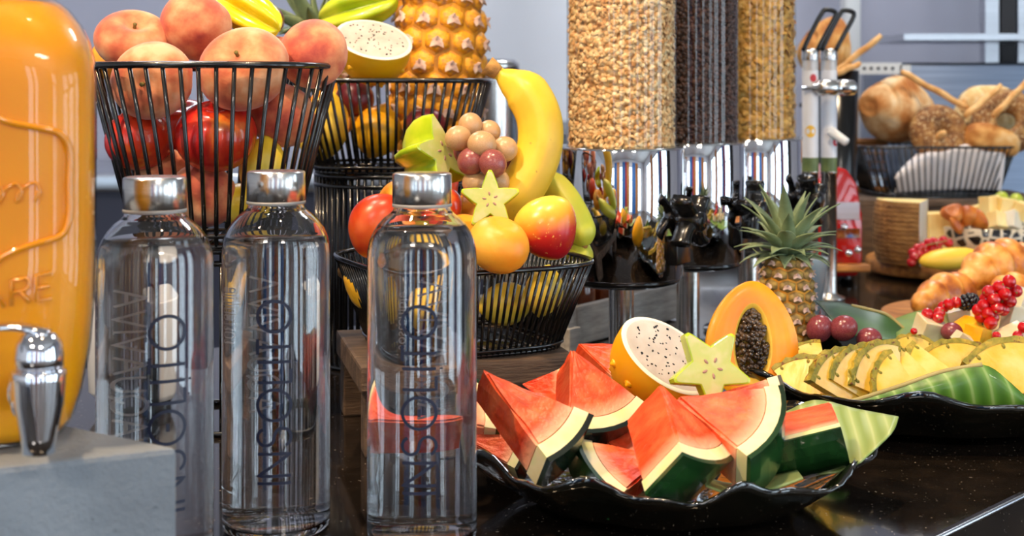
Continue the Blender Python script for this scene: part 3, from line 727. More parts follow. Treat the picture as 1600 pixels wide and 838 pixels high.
# cut dragon fruit: local z = normal of the cut face
def dragon_half(label, c, nrm, xdir, R, H, asp, group, seedn=95, rs=1):
    t = thing('dragon_fruit_half', label, 'dragon fruit'); place(t, frame(c, nrm, xdir)); t['group'] = group
    n = 48
    sup_ = lambda v: math.sin(v)**.85
    prof = [(math.cos(a)**.85*R if a < PI/2 else 0, -math.sin(a)*H) for a in [PI/2*i/14 for i in range(15)]]
    prof[-1] = (0, -H*1.0)
    V, F = lathe(prof, n); V = [Vector((v[0]*asp, v[1], v[2])) for v in V]
    sk = obj('skin', (V, F), M['pitaskin'], t)
    V, F = lathe([(R, 0), (R*.985, R*.02), (R*.93, R*.03), (R*.9, R*.03)], n); obj('rind', ([Vector((v[0]*asp, v[1], v[2])) for v in V], F), M['pitarim'], t)
    V, F = lathe([(R*.905, R*.029), (R*.86, R*.045), (R*.5, R*.06), (0, R*.065)], n); obj('flesh', ([Vector((v[0]*asp, v[1], v[2])) for v in V], F), M['pitaflesh'], t)
    rn = random.Random(rs); sv = []
    for i in range(seedn):
        a = rn.uniform(0, 2*PI); r = R*.80*rn.random()**.55; sz = R*rn.uniform(.014, .03)
        e = ell(sz*1.5, sz, sz*.6, 8, 6)
        q = Matrix.Rotation(rn.uniform(0, PI), 4, 'Z'); q.translation = Vector((r*math.cos(a)*asp, r*math.sin(a), R*.052+R*.012*(1-r/R)))
        sv.append(xf(e, q))
    o = obj('seeds', join(*sv), M['seed'], t); o['kind'] = 'stuff'
    bmp = mesh(*lathe([(0, R*.10), (R*.03, R*.085), (R*.07, R*.03), (R*.12, 0), (R*.1, -R*.03)], 10), 'scale'); bmp.materials.append(M['pitaskin'])
    for i in range(11):
        a = 2*PI*i/5.5+.3; b = PI/2*(.28 if i % 2 else .6)
        p = Vector((R*math.cos(b)**.85*math.cos(a)*asp, R*math.cos(b)**.85*math.sin(a), -H*math.sin(b)))
        nn = Vector((p.x/(R*asp)**2, p.y/R**2, p.z/H**2)).normalized()
        o = obj('skin_bump', bmp, None, t); place(o, frame(p, nn, (0, 0, 1)))
    return t
dragon_half('yellow dragon fruit half with pale seeded flesh in the pineapple basket', W(584, 62, 1.50), vdir(.15, .74, .64), vdir(.92, -.38, 0), S(46, 1.5), S(84, 1.5), 1.34, 'yellow dragon fruit halves', 60, 3)
dragon_half('yellow dragon fruit half with pale seeded flesh on the watermelon', W(1044, 556, 1.06), vdir(.42, .68, .62), vdir(.82, -.55, 0), S(62, 1.06), S(112, 1.06), 1.36, 'yellow dragon fruit halves', 80, 5)

# pineapples
def leaf_blade(L, wd, curl, n=7, fold=.25):
    rows = []
    for i in range(n+1):
        u = i/n; wv = wd*(math.sin(PI*min(1, .22+.78*u))**.7)*(1-u)**.35 if u < 1 else 0
        wv = max(wv, wd*.03)
        z = L*(u-.18*curl*u*u*u); y = L*curl*.55*u*u
        rows.append([Vector((-wv, y-wv*fold, z)), Vector((0, y, z)), Vector((wv, y-wv*fold, z))])
    V, F = [], []
    for s in (0, 1):
        for r in rows: V += [p+Vector((0, wd*.12*(s-.5), 0)) for p in r]
    K = 3*(n+1)
    for i in range(n):
        for k in range(2):
            a = 3*i+k; F.append((a, a+1, a+4, a+3)); F.append((K+a+3, K+a+4, K+a+1, K+a))
        F.append((3*i, 3*i+3, K+3*i+3, K+3*i)); F.append((3*i+5, 3*i+2, K+3*i+2, K+3*i+5))
    F.append((0, K, K+1, 1)); F.append((1, K+1, K+2, 2))
    return mesh(V, F, 'leaf')
def pineapple(label, c, ax, R, H, rows, per, eyem, groovem, leafm, crown, group, tipm='pinetip'):
    """c = bottom centre; crown = list of (ring count, length, width, lean, curl)"""
    t = thing('pineapple', label, 'pineapple'); place(t, frame(c, ax, (1, 0, 0))); t['group'] = group
    rad = lambda z: R*(1-.30*abs(2*z/H-1.0)**3.0)
    obj('core', lathe([(0, 0)]+[(rad(H*i/14)*.95, H*i/14) for i in range(15)]+[(0, H)], 32), M[groovem], t)
    s = PI*R/per
    eye = mesh(*lathe([(s*.98, -s*.25), (s*.92, s*.05), (s*.66, s*.26), (s*.30, s*.34), (0, s*.32)], 6), 'eye'); eye.materials.append(M[eyem])
    tip = mesh(*lathe([(s*.62, -s*.10), (s*.40, s*.05), (s*.16, s*.10), (s*.05, s*.34), (0, s*.4)], 10, lambda a: 1+.30*math.cos(5*a)), 'spike'); tip.materials.append(M[tipm])
    cnt = 0
    for j in range(rows):
        z = H*(j+.5)/rows
        for i in range(per):
            a = 2*PI*(i+.5*(j % 2))/per
            p = Vector((rad(z)*.93*math.cos(a), rad(z)*.93*math.sin(a), z))
            nz = Vector((math.cos(a), math.sin(a), (z/H-.5)*.7)).normalized()
            o = obj('eye', eye, None, t); place(o, frame(p, nz, (0, 0, 1)), (H/rows/s*.62, .98, 1))
            o2 = obj('spike', tip, None, o, loc=(0, 0, s*.28), rot=(0, .5, 0))
    for k, (cn, L, wd, lean, curl) in enumerate(crown):
        me = leaf_blade(L, wd, curl); me.materials.append(M[leafm])
        for i in range(cn):
            a = 2*PI*(i+.37*k)/cn
            o = obj('crown_leaf', me, None, t)
            outv = Vector((math.cos(a), math.sin(a), 0))
            zdir = (Vector((0, 0, 1))*math.cos(lean)+outv*math.sin(lean)).normalized()
            yv = (outv-zdir*outv.dot(zdir)).normalized(); xv = yv.cross(zdir)
            m = Matrix((xv, yv, zdir)).transposed().to_4x4(); m.translation = outv*R*.22+Vector((0, 0, H*(.985+.012*k)))
            place(o, m, 1+.12*math.sin(5*i+k))
    return t
pc = W(676, 135, 1.62)
pineapple('big ripe golden pineapple standing in a wire basket', (pc.x, pc.y, .2305), vdir(.06, 1, 0), S(74, 1.62), .215, 8, 10, 'pineeye', 'pinegroove', 'crowndark',
          [(8, .06, .011, 1.35, .55), (9, .09, .012, 1.0, .5), (8, .12, .012, .6, .4), (6, .13, .011, .25, .3)], 'pineapples')
pm_ = W(1218, 545, 1.42)
pineapple('small pineapple with spiky grey green crown behind the papaya', (pm_.x+.006, 1.42, .030), vdir(.02, 1, 0), S(43, 1.42), S(142, 1.42)+.018, 10, 9, 'minieye', 'pinegroove', 'crownleaf',
          [(8, .030, .0085, 1.7, .7), (9, .042, .0095, 1.3, .8), (10, .052, .0105, 1.0, .75), (10, .060, .011, .7, .65), (9, .068, .0105, .42, .5), (7, .074, .0095, .18, .35)], 'pineapples')
pineapple('small green pineapple lying behind the cut dragon fruit', W(586, 130, 1.665), vdir(-.72, .66, 0), S(40, 1.665), S(118, 1.665), 7, 9, 'minieye', 'pinegroove', 'crownleaf',
          [(7, .045, .0085, 1.2, .6), (8, .062, .0095, .85, .5), (7, .075, .010, .5, .4), (5, .085, .009, .2, .25)], 'pineapples')
# ================================================================== the square basket
def star_slice(name, label, c, nrm, xdir, R, th, group, yel=False, inner=.47, taper=False):
    t = thing(name, label, 'carambola'); place(t, frame(c, nrm, xdir)); t['group'] = group
    def outline(k, rd=3):
        pts = []
        for i in range(5):
            a = 2*PI*i/5
            for da, r in ((-.11, .90), (-.05, .985), (.05, .985), (.11, .90), (.40, .60), (PI/5, inner), (2*PI/5-.40, .60)):
                pts.append((R*k*r*math.cos(a+da), R*k*r*math.sin(a+da)))
        return pts
    if taper:
        V, F, O = [], [], outline(1); m = len(O)
        for k, z in ((1, 0), (1.04, -.2), (1.0, -.45), (.84, -.7), (.55, -.9), (.2, -1.0)): V += [(x*k, y*k, z*th) for x, y in O]
        for j in range(5):
            for i in range(m): q = (i+1) % m; F.append((j*m+i, (j+1)*m+i, (j+1)*m+q, j*m+q))
        F.append(tuple(range(5*m, 6*m))[::-1])
    else:
        V, F = prism(outline(1), -th, 0); F = F[2:]+F[:1]
    o = obj('skin', (V, F), M['staryel' if yel else 'starskin'], t, smooth=taper)
    n = 35; a, b = outline(1), outline(.93)
    V = [(x, y, 0) for x, y in a]+[(x, y, R*.02) for x, y in b]
    obj('edge', (V, [(i, (i+1) % n, n+(i+1) % n, n+i) for i in range(n)]), M['starskin'], t)
    V = [(x, y, R*.02) for x, y in b]+[(0, 0, R*.03)]
    obj('flesh', (V, [(i, (i+1) % n, n) for i in range(n)]), M['starflesh'], t, smooth=False)
    sd = mesh(*ell(R*.07, R*.035, R*.02, 10, 6)); sd.materials.append(M['starseed'])
    for i in range(5):
        a = 2*PI*i/5+.15; obj('seed', sd, None, t, loc=(R*.2*math.cos(a), R*.2*math.sin(a), R*.03), rot=(0, 0, a))
    return t
GS = 'cut carambolas'
star_slice('carambola_half', 'thick green cut carambola leaning against the grapes', W(694, 236, 1.27), vdir(.80, .30, .62), vdir(.2, .85, .3), S(62, 1.27), S(84, 1.27), GS, taper=True)
star_slice('carambola_slice', 'star shaped carambola slice above the orange apricot', W(766, 312, 1.215), vdir(.05, .25, 1), vdir(.0, 1, 0), S(48, 1.215), S(22, 1.215), GS)
star_slice('carambola_slice', 'star shaped carambola slice leaning on the papaya', W(1112, 575, 1.005), vdir(.18, .30, .95), vdir(-.45, .68, 0), S(66, 1.005), S(26, 1.005), GS, inner=.5)
# grape bunch
t = thing('grape_bunch', 'bunch of pale and rosy grapes between carambola and banana', 'grapes', W(750, 300, 1.27))
o0 = t.location.copy()
gl = [(735, 196, 19, 1.28, 'grapelight'), (716, 216, 20, 1.265, 'grapelight'), (753, 226, 22, 1.25, 'grapelight'), (789, 233, 20, 1.265, 'grapelight'), (737, 252, 22, 1.25, 'grape'),
      (770, 256, 22, 1.24, 'grape'), (742, 286, 20, 1.255, 'grapelight'), (775, 284, 21, 1.26, 'grapelight'), (800, 256, 17, 1.285, 'grape'), (722, 240, 17, 1.285, 'grape'), (765, 205, 17, 1.285, 'grapelight')]
gm = {}
for m in ('grapelight', 'grape'):
    gm[m] = mesh(*ell(1, 1, 1.06, 20, 14)); gm[m].materials.append(M[m])
for i, (x, y, r, D, m) in enumerate(gl):
    r = S(r, D); obj('grape', gm[m], None, t, loc=W(x, y, D)-o0, rot=(i*.7, i*1.3, i), scl=(r, r, r))
obj('stalk', tube([W(745, 215, 1.29)-o0, W(758, 250, 1.285)-o0, W(760, 290, 1.285)-o0], .002, 6), M['stem'], t)
# bananas
def banana(label, pts, rad, mat, group, tipm='bananatip', stem_first=True):
    c = catmull(pts, 6); n = len(c); R = []
    for i in range(n):
        u = i/(n-1)
        k = .30+.0*u if u < .06 else min(1, .34+.66*((u-.06)/.22)**.8) if u < .28 else 1
        if u > .80: k = max(.14, 1-((u-.80)/.2)**1.8*.86)
        R.append(rad*k)
    b = obj('banana', tube(c, R, 20, sec=lambda a: 1+.055*math.cos(5*a)), M[mat]); tag(b, label, 'banana', group)
    obj('banana_stalk', tube([c[0]+(c[0]-c[1]).normalized()*rad*.55, c[0], c[1]], [rad*.46, rad*.36, rad*.34], 9), M[tipm], b)
    obj('banana_tip', tube([c[-2], c[-1], c[-1]+(c[-1]-c[-2]).normalized()*rad*.12], [rad*.3, rad*.2, rad*.12], 8), M[tipm], b)
    return b
banana('tall ripe yellow banana standing upright in the square basket', [W(776, 113, 1.30), W(797, 128, 1.30), W(822, 147, 1.295), W(841, 185, 1.29), W(842, 232, 1.285), W(824, 278, 1.28), W(796, 316, 1.275), W(760, 345, 1.27)], S(35, 1.29), 'banana', 'bananas')
banana('greenish banana curving down beside the ripe mango', [W(838, 268, 1.34), W(856, 284, 1.335), W(880, 308, 1.325), W(898, 338, 1.315), W(908, 362, 1.31), W(914, 386, 1.305)], S(24, 1.3), 'bananagreen', 'bananas')
banana('pale green banana low at the right rim of the square basket', [W(830, 330, 1.37), W(850, 345, 1.365), W(872, 362, 1.355), W(892, 380, 1.335), W(905, 396, 1.315), W(909, 408, 1.30)], S(22, 1.3), 'bananagreen', 'bananas')
banana('yellow banana lying inside the left of the square basket', [W(545, 428, 1.30), W(560, 440, 1.28), W(590, 462, 1.265), W(630, 480, 1.26), W(670, 482, 1.265), W(700, 470, 1.275)], S(30, 1.27), 'banana', 'bananas')
# mangoes and apricot
def mango_mesh(R, H, bend=.12):
    def fn(u, v):
        s = math.sin(v); z = H*math.cos(v)
        return Vector((R*s*math.cos(u)*(1+.06*math.cos(v))+bend*R*math.cos(2*v), R*.92*s*math.sin(u), z))
    return mesh(*sphere(fn, 32, 22))
fruit('mango', 'round mango blushing from yellow to red at the basket rim', 'mango', mango_mesh(S(50, 1.2), S(51, 1.2)), M['mango'], W(857, 356, 1.215), (0, 0, 1), (1, 0, 0), 1, GM)
fruit('mango', 'orange red mango behind the water bottle in the square basket', 'mango', mango_mesh(S(40, 1.25), S(54, 1.25)), M['redmango'], W(588, 352, 1.27), vdir(.45, .9, 0), (1, 0, 0), 1, GM)
fruit('mango', 'yellow orange mango beside the red mango', 'mango', mango_mesh(S(36, 1.3), S(48, 1.3)), M['orange'], W(628, 322, 1.31), vdir(.5, .9, 0), (1, 0, 0), 1, GM)
P('red nectarine under the cut carambola', 690, 322, 1.26, 33, (0, 1, 0), 'nect', flat=.95, dim=.1, stem=False, name='nectarine', cat='nectarine', grp=GM)
P('large smooth orange apricot in front of the square basket rim', 779, 383, 1.175, 49, (.25, .9, .35), 'orange', flat=.88, dim=.1, stem=False, name='apricot', cat='apricot', spin=(.3, -1, 0), grp=GM)
P('orange apricot behind the large apricot', 722, 375, 1.25, 44, (.1, .9, .35), 'orange', flat=.92, dim=.1, stem=False, name='apricot', cat='apricot', grp=GM)
P('orange apricot deep in the square basket under the grapes', 748, 345, 1.33, 50, (0, 1, 0), 'orange', flat=.95, dim=.1, stem=False, name='apricot', cat='apricot', grp=GM)
fruit('mango', 'red mango at the back of the square basket under the cut carambola', 'mango', mango_mesh(S(42, 1.33), S(50, 1.33)), M['redmango'], W(676, 300, 1.345), vdir(.3, .9, 0), (1, 0, 0), 1, GM)
lemon('yellow lemon deep in the middle of the square basket', 790, 475, 1.31, 34, 40, (1, .2, 0), 'yellow', 'lemon', GM)
lemon('yellow lemon low at the right of the square basket', 850, 455, 1.26, 30, 38, (.2, 1, 0), 'yellow', 'lemon', GM)

# ================================================================== dark wavy glass bowls
def wavy_bowl(label, c, rx, ry, h, base, ph, rot=0.0, nwave=9, amp=.006, n=108):
    def ring(k, zf, wv):
        out = []
        for i in range(n):
            a = 2*PI*i/n; s = math.sin(nwave*a+ph)+.45*math.sin((nwave*2+1)*a+2*ph)
            q = k*(1+wv*.05*math.sin(nwave*a+ph+1.2))
            out.append(Vector((rx*q*math.cos(a), ry*q*math.sin(a), h*zf+amp*wv*s)))
        return out
    prof = [(base, 0, 0), (base+.12, .02, 0), (base+.3, .22, .15), (.86, .55, .45), (.96, .86, .8), (1.0, 1.0, 1.0)]
    inn = [(.985, 1.03, 1.0), (.94, .88, .8), (.83, .58, .45), (base+.26, .27, .15), (base+.08, .1, 0), (base*.5, .09, 0)]
    rows = [ring(*p) for p in prof+inn]
    V = [v for r in rows for v in r]; F = []
    for j in range(len(rows)-1):
        for i in range(n):
            k = (i+1) % n; F.append((j*n+i, j*n+k, (j+1)*n+k, (j+1)*n+i))
    F.append(tuple(range(n-1, -1, -1))); F.append(tuple(range((len(rows)-1)*n, len(rows)*n)))
    o = obj('glass_bowl', (V, F), M['bglass'], loc=c, rot=(0, 0, rot)); tag(o, label, 'bowl', 'wavy dark glass bowls'); return o
wavy_bowl('dark wavy glass bowl heaped with watermelon wedges', (.118, 1.052, .0005), .158, .150, .046, .42, 1.0)
wavy_bowl('dark wavy glass bowl lined with banana leaf and pineapple slices', (.405, 1.315, .0005), .200, .175, .052, .42, 2.1, nwave=7)

# ================================================================== watermelon wedges
def wedge_meshes(R, al, th, seed=0):
    rn = random.Random(seed); n = 8
    def ring(r, tilt=0): return [(r*math.cos(-al+2*al*i/n), r*math.sin(-al+2*al*i/n)) for i in range(n+1)]
    def band(r0, r1, round_=0):
        a, b = ring(r0), ring(r1); V, F = [], []
        for z in (-th/2, th/2):
            V += [(x, y, z) for x, y in a]+[(x, y, z) for x, y in b]
        m = n+1; K = 2*m
        for i in range(n):
            F += [(i, i+1, m+i+1, m+i), (K+i, K+m+i, K+m+i+1, K+i+1), (m+i, m+i+1, K+m+i+1, K+m+i), (i, K+i, K+i+1, i+1)]
        F += [(0, m, K+m, K), (n, K+n, K+m+n, m+n)]
        return V, F
    r1, r2 = R*.84, R*.955
    # flesh: fan from a slightly blunt apex
    a = ring(r1); V, F = [], []; m = n+1
    for z in (-th/2, th/2): V += [(R*.02, 0, z)]+[(x, y, z) for x, y in a]
    K = m+1
    for i in range(n): F += [(0, i+2, i+1), (K, K+i+1, K+i+2), (1+i, 2+i, K+2+i, K+1+i)]
    F += [(0, 1, K+1, K), (0, K, K+m, m)]
    bm = bmesh.new(); vs = [bm.verts.new(v) for v in V]
    for f in F: bm.faces.new([vs[i] for i in f])
    bmesh.ops.recalc_face_normals(bm, faces=bm.faces[:])
    sharp = [e for e in bm.edges if len(e.link_faces) == 2 and e.calc_face_angle() > .5]
    bmesh.ops.bevel(bm, geom=sharp, offset=R*.022, segments=2, affect='EDGES')
    bmesh.ops.triangulate(bm, faces=[f for f in bm.faces if len(f.verts) > 4])
    bmesh.ops.subdivide_edges(bm, edges=[e for e in bm.edges if e.calc_length() > R*.2], cuts=3, use_grid_fill=True)
    for v in bm.verts:
        if math.hypot(v.co.x, v.co.y) < r1*.93: v.co += Vector((rn.uniform(-1, 1), rn.uniform(-1, 1), rn.uniform(-1, 1)))*R*.008
    fl = bpy.data.meshes.new('flesh'); bm.to_mesh(fl); bm.free()
    at = fl.attributes.new('ripeness', 'FLOAT', 'POINT'); at.data.foreach_set('value', [math.hypot(v.co.x, v.co.y)/r1 for v in fl.vertices])
    fl.polygons.foreach_set('use_smooth', [False]*len(fl.polygons))
    return fl, mesh(*band(r1*.985, r2), 'rind', False), mesh(*band(r2*.998, R), 'skin', False)
def wedge(label, px, py, D, rad_dir, nrm, R=165, al=24, th=70, skin='mskin', seed=0):
    """(px, py, D): apex; rad_dir: from the apex to the rind; nrm: normal of the flat sector face; sizes in pixels at D"""
    t = thing('watermelon_wedge', label, 'watermelon'); t['group'] = 'watermelon wedges in the dark bowl'
    x = vdir(*rad_dir); z = vdir(*nrm); place(t, frame(W(px, py, D), z-x*z.dot(x), x))
    fl, ri, sk = wedge_meshes(S(R, D), math.radians(al), S(th, D), seed)
    obj('flesh', fl, M['mflesh'], t); obj('rind', ri, M['mrind'], t); obj('skin', sk, M[skin], t)
    return t
def flesh_mat():
    m = M['mflesh']; N, L = m.node_tree.nodes, m.node_tree.links; b = N['Principled BSDF']
    src = b.inputs['Base Color'].links[0].from_socket
    at = N.new('ShaderNodeAttribute'); at.attribute_name = 'ripeness'
    r = ramp(N, [(.80, (0, 0, 0, 1)), (1.0, (1, 1, 1, 1))]); L.new(at.outputs['Fac'], r.inputs[0])
    mx = N.new('ShaderNodeMix'); mx.data_type = 'RGBA'; L.new(r.outputs[0], mx.inputs[0]); L.new(src, mx.inputs[6]); mx.inputs[7].default_value = rgb('#eeb08a')
    L.new(mx.outputs[2], b.inputs['Base Color'])
flesh_mat()
wedge('broad watermelon wedge with a curved pale rind beside the banana leaf', 1052, 650, .985, (.90, -.16, .40), (-.10, .88, .46), 172, 30, 82, seed=1)
wedge('pointed watermelon wedge standing tip up at the bowl front', 1002, 626, .965, (.48, -.64, .60), (.66, .60, .45), 160, 27, 90, seed=2)
wedge('watermelon wedge with dark rind below the dragon fruit', 880, 562, 1.045, (.42, -.72, .55), (.22, .80, .55), 150, 30, 75, 'mskindark', seed=3)
wedge('long watermelon wedge slanting down from the water bottle', 742, 596, .985, (.78, -.52, .35), (.10, .80, .58), 190, 18, 74, 'mskindark', seed=4)
wedge('watermelon wedge showing its blue green rind at the bowl front', 1036, 730, 1.0, (-.80, .02, .50), (.32, .86, .36), 150, 25, 48, seed=5)
wedge('watermelon chunk with a straight green rind beside the leaf', 1238, 640, 1.02, (.10, -.62, .60), (.35, .70, -.50), 105, 38, 120, seed=6)
wedge('small square watermelon chunk behind the long wedge', 822, 602, 1.09, (.90, -.05, .30), (-.10, .25, .95), 75, 27, 60, seed=7)
wedge('watermelon wedge at the back of the bowl beneath the dragon fruit tip', 893, 556, 1.12, (.88, -.35, .10), (.05, .85, .50), 95, 30, 60, seed=8)
wedge('watermelon wedge with dark rind under the carambola slice', 1095, 634, 1.045, (.80, -.05, .20), (-.12, .60, .70), 130, 24, 60, 'mskindark', seed=9)
wedge('watermelon wedge low at the left rim of the bowl', 722, 694, 1.045, (.95, -.06, .22), (-.05, .60, .80), 108, 22, 56, 'mskindark', seed=10)
wedge('watermelon wedge behind the long slanting wedge', 782, 624, 1.06, (.90, -.38, .10), (.05, .88, .45), 130, 24, 56, seed=11)
wedge('watermelon wedge lying behind the water bottle', 640, 672, 1.04, (.85, .05, -.30), (.1, .85, .45), 140, 26, 65, seed=12)
wedge('watermelon wedge under the pointed wedge', 905, 672, 1.03, (.8, -.32, .32), (.1, .8, .5), 125, 24, 56, seed=13)
wedge('watermelon wedge buried under the broad wedge', 1010, 668, 1.06, (.9, -.25, .15), (.1, .9, .3), 130, 24, 52, seed=14)
wedge('watermelon wedge under the cut dragon fruit', 905, 655, 1.125, (.9, -.12, .1), (.05, .95, .2), 130, 24, 42, seed=15)

# ================================================================== banana leaves
def leaf(label, rows, mat, veins=None, th=.0012, group='banana leaves under the fruit', rib=None):
    o = obj('banana_leaf', sheet(rows, th, 5), M[mat]); tag(o, label, 'leaf', group)
    if rib: obj('midrib', tube(catmull(rib, 6), .0022, 8), M['leafrib'], o)
    return o
def veined(name, cols, ax, scale):
    m, N, L, b = new(name); setp(b, rough=.4, coat=.15)
    tc = N.new('ShaderNodeTexCoord'); dp = N.new('ShaderNodeVectorMath'); dp.operation = 'DOT_PRODUCT'; dp.inputs[1].default_value = Vector(ax).normalized()
    L.new(tc.outputs['Object'], dp.inputs[0])
    nz = N.new('ShaderNodeTexNoise'); nz.inputs['Scale'].default_value = 22; L.new(tc.outputs['Object'], nz.inputs['Vector'])
    mu = N.new('ShaderNodeMath'); mu.operation = 'MULTIPLY'; mu.inputs[1].default_value = scale; L.new(dp.outputs['Value'], mu.inputs[0])
    ad = N.new('ShaderNodeMath'); ad.operation = 'ADD'; L.new(mu.outputs[0], ad.inputs[0]); L.new(nz.outputs['Fac'], ad.inputs[1])
    si = N.new('ShaderNodeMath'); si.operation = 'SINE'; L.new(ad.outputs[0], si.inputs[0])
    mr = N.new('ShaderNodeMapRange'); mr.inputs[1].default_value = -1; mr.inputs[2].default_value = 1; L.new(si.outputs[0], mr.inputs[0])
    r = ramp(N, [(.0, cols[0]), (.55, cols[1]), (.9, cols[2]), (1, cols[3])]); L.new(mr.outputs[0], r.inputs[0]); L.new(r.outputs[0], b.inputs['Base Color'])
    bp = N.new('ShaderNodeBump'); bp.inputs['Strength'].default_value = .3; bp.inputs['Distance'].default_value = .002; L.new(mr.outputs[0], bp.inputs['Height']); L.new(bp.outputs[0], b.inputs['Normal'])
    return m
M['leafvein'] = veined('leafvein', ['#3f6a1c', '#4f7d26', '#628c36', '#86a45c'], (1, .2, .25), 430)
M['leafvein2'] = veined('leafvein2', ['#7b9148', '#889c56', '#94a662', '#a4b278'], (1, -.3, .6), 520)
leaf('pale banana leaf spreading out of the watermelon bowl over the counter',
     [[W(1150, 640, 1.10), W(1215, 648, 1.10), W(1272, 626, 1.09), W(1340, 640, 1.06), W(1404, 652, 1.03)],
      [W(1150, 690, 1.04), W(1215, 690, 1.05), W(1280, 672, 1.05), W(1340, 682, 1.03), W(1392, 678, 1.01)],
      [W(1150, 735, 1.00), W(1210, 745, 1.00), W(1272, 742, .995), W(1312, 738, .99), W(1345, 722, .985)]], 'leafvein2')
leaf('narrow banana leaf edge showing over the front rim of the watermelon bowl',
     [[W(1035, 742, .985), W(1085, 742, .98), W(1140, 756, .97), W(1190, 748, .975), W(1245, 735, .985)],
      [W(1035, 757, .945), W(1085, 755, .94), W(1150, 776, .93), W(1200, 768, .935), W(1255, 748, .95)]], 'leafpale')
leaf('large ribbed banana leaf draped over the rim below the pineapple slices',
     [[W(1180, 628, 1.20), W(1245, 636, 1.19), W(1312, 632, 1.185), W(1400, 606, 1.185), W(1470, 582, 1.18), W(1535, 570, 1.17), W(1580, 600, 1.165), W(1640, 660, 1.16)],
      [W(1180, 636, 1.195), W(1245, 642, 1.188), W(1312, 638, 1.182), W(1400, 622, 1.18), W(1470, 606, 1.172), W(1535, 600, 1.165), W(1590, 622, 1.16), W(1640, 664, 1.16)],
      [W(1180, 645, 1.20), W(1245, 648, 1.19), W(1312, 645, 1.185), W(1400, 648, 1.18), W(1470, 648, 1.175), W(1535, 650, 1.17), W(1600, 662, 1.165), W(1640, 676, 1.165)]], 'leafvein',
     rib=[W(1180, 628, 1.20), W(1245, 636, 1.19), W(1312, 632, 1.185), W(1400, 606, 1.185), W(1470, 582, 1.18), W(1535, 570, 1.17)])
leaf('dark folded banana leaf behind the red grapes',
     [[W(1272, 470, 1.48), W(1310, 473, 1.475), W(1350, 482, 1.47), W(1390, 494, 1.46), W(1424, 526, 1.45)],
      [W(1285, 482, 1.44), W(1315, 495, 1.44), W(1350, 508, 1.435), W(1385, 518, 1.43), W(1420, 530, 1.43)],
      [W(1300, 500, 1.41), W(1325, 520, 1.41), W(1355, 530, 1.41), W(1385, 532, 1.41), W(1415, 534, 1.41)]], 'leafdark',
     rib=[W(1330, 478, 1.472), W(1365, 486, 1.465), W(1390, 495, 1.458), W(1424, 526, 1.448)])
leaf('green banana leaf lying under the fruit salad',
     [[W(1395, 500, 1.50), W(1440, 486, 1.54), W(1500, 490, 1.55), W(1600, 500, 1.56)],
      [W(1400, 512, 1.46), W(1440, 505, 1.47), W(1500, 520, 1.46), W(1600, 530, 1.46)],
      [W(1400, 545, 1.36), W(1440, 560, 1.33), W(1500, 570, 1.32), W(1600, 575, 1.32)]], 'leaf')

# ================================================================== papaya half
t = thing('papaya_half', 'halved orange papaya full of black seeds propped upright', 'papaya'); place(t, frame(W(1176, 532, 1.255), vdir(.16, .16, 1), vdir(.06, 1, 0)))
PR, PL = S(70, 1.255), S(92, 1.255)
def pap(k, a, zz=0):                                   # egg outline: wider at the bottom (local -x)
    x = PL*k*math.cos(a); y = PR*k*math.sin(a)*(1-.17*math.cos(a)-.10*math.cos(a)**2+.06)
    return Vector((x, y, zz))
n = 56
V = []; F = []
lv = [(1, 0)]+[(math.cos(PI/2*i/9), -PR*.92*math.sin(PI/2*i/9)) for i in range(1, 9)]
for k, z in lv: V += [pap(k, 2*PI*i/n, z) for i in range(n)]
V.append(Vector((0, 0, -PR*.92)))
for j in range(len(lv)-1):
    for i in range(n): m = (i+1) % n; F.append((j*n+i, (j+1)*n+i, (j+1)*n+m, j*n+m))
for i in range(n): F.append(((len(lv)-1)*n+i, len(V)-1, (len(lv)-1)*n+(i+1) % n))
obj('skin', (V, F), M['papskin'], t)
def cav(k, a, z):                                      # pointed cavity
    x = PL*.60*k*math.cos(a)-PL*.05; y = PR*.40*k*math.sin(a)*(1-.12*math.cos(a)); return Vector((x, y, z))
def pring(rows, name, mat):
    V = [p for r in rows for p in r]; F = []
    for j in range(len(rows)-1):
        for i in range(n): m = (i+1) % n; F.append((j*n+i, j*n+m, (j+1)*n+m, (j+1)*n+i))
    return obj(name, (V, F), mat, t)
A = lambda i: 2*PI*i/n
pring([[pap(1, A(i), 0) for i in range(n)], [pap(.985, A(i), PR*.02) for i in range(n)], [pap(.80, A(i), PR*.035) for i in range(n)], [cav(1.12, A(i), PR*.02) for i in range(n)]], 'flesh', M['papflesh'])
pring([[cav(1.125, A(i), PR*.021) for i in range(n)], [cav(1.0, A(i), 0) for i in range(n)], [cav(.85, A(i), -PR*.28) for i in range(n)], [cav(.4, A(i), -PR*.42) for i in range(n)], [cav(.02, A(i), -PR*.45) for i in range(n)]], 'cavity', M['papaline'])
rn = random.Random(11); sv = []
for i in range(210):
    a = rn.uniform(0, 2*PI); k = rn.random()**.5*.95; r = PR*rn.uniform(.058, .075)
    sv.append(mv(ell(r, r*.9, r, 8, 6), cav(k, a, PR*(.10-.20*k*k)+rn.uniform(-.05, .03)*PR)))
o = obj('seeds', join(*sv), M['papseed'], t); o['kind'] = 'stuff'

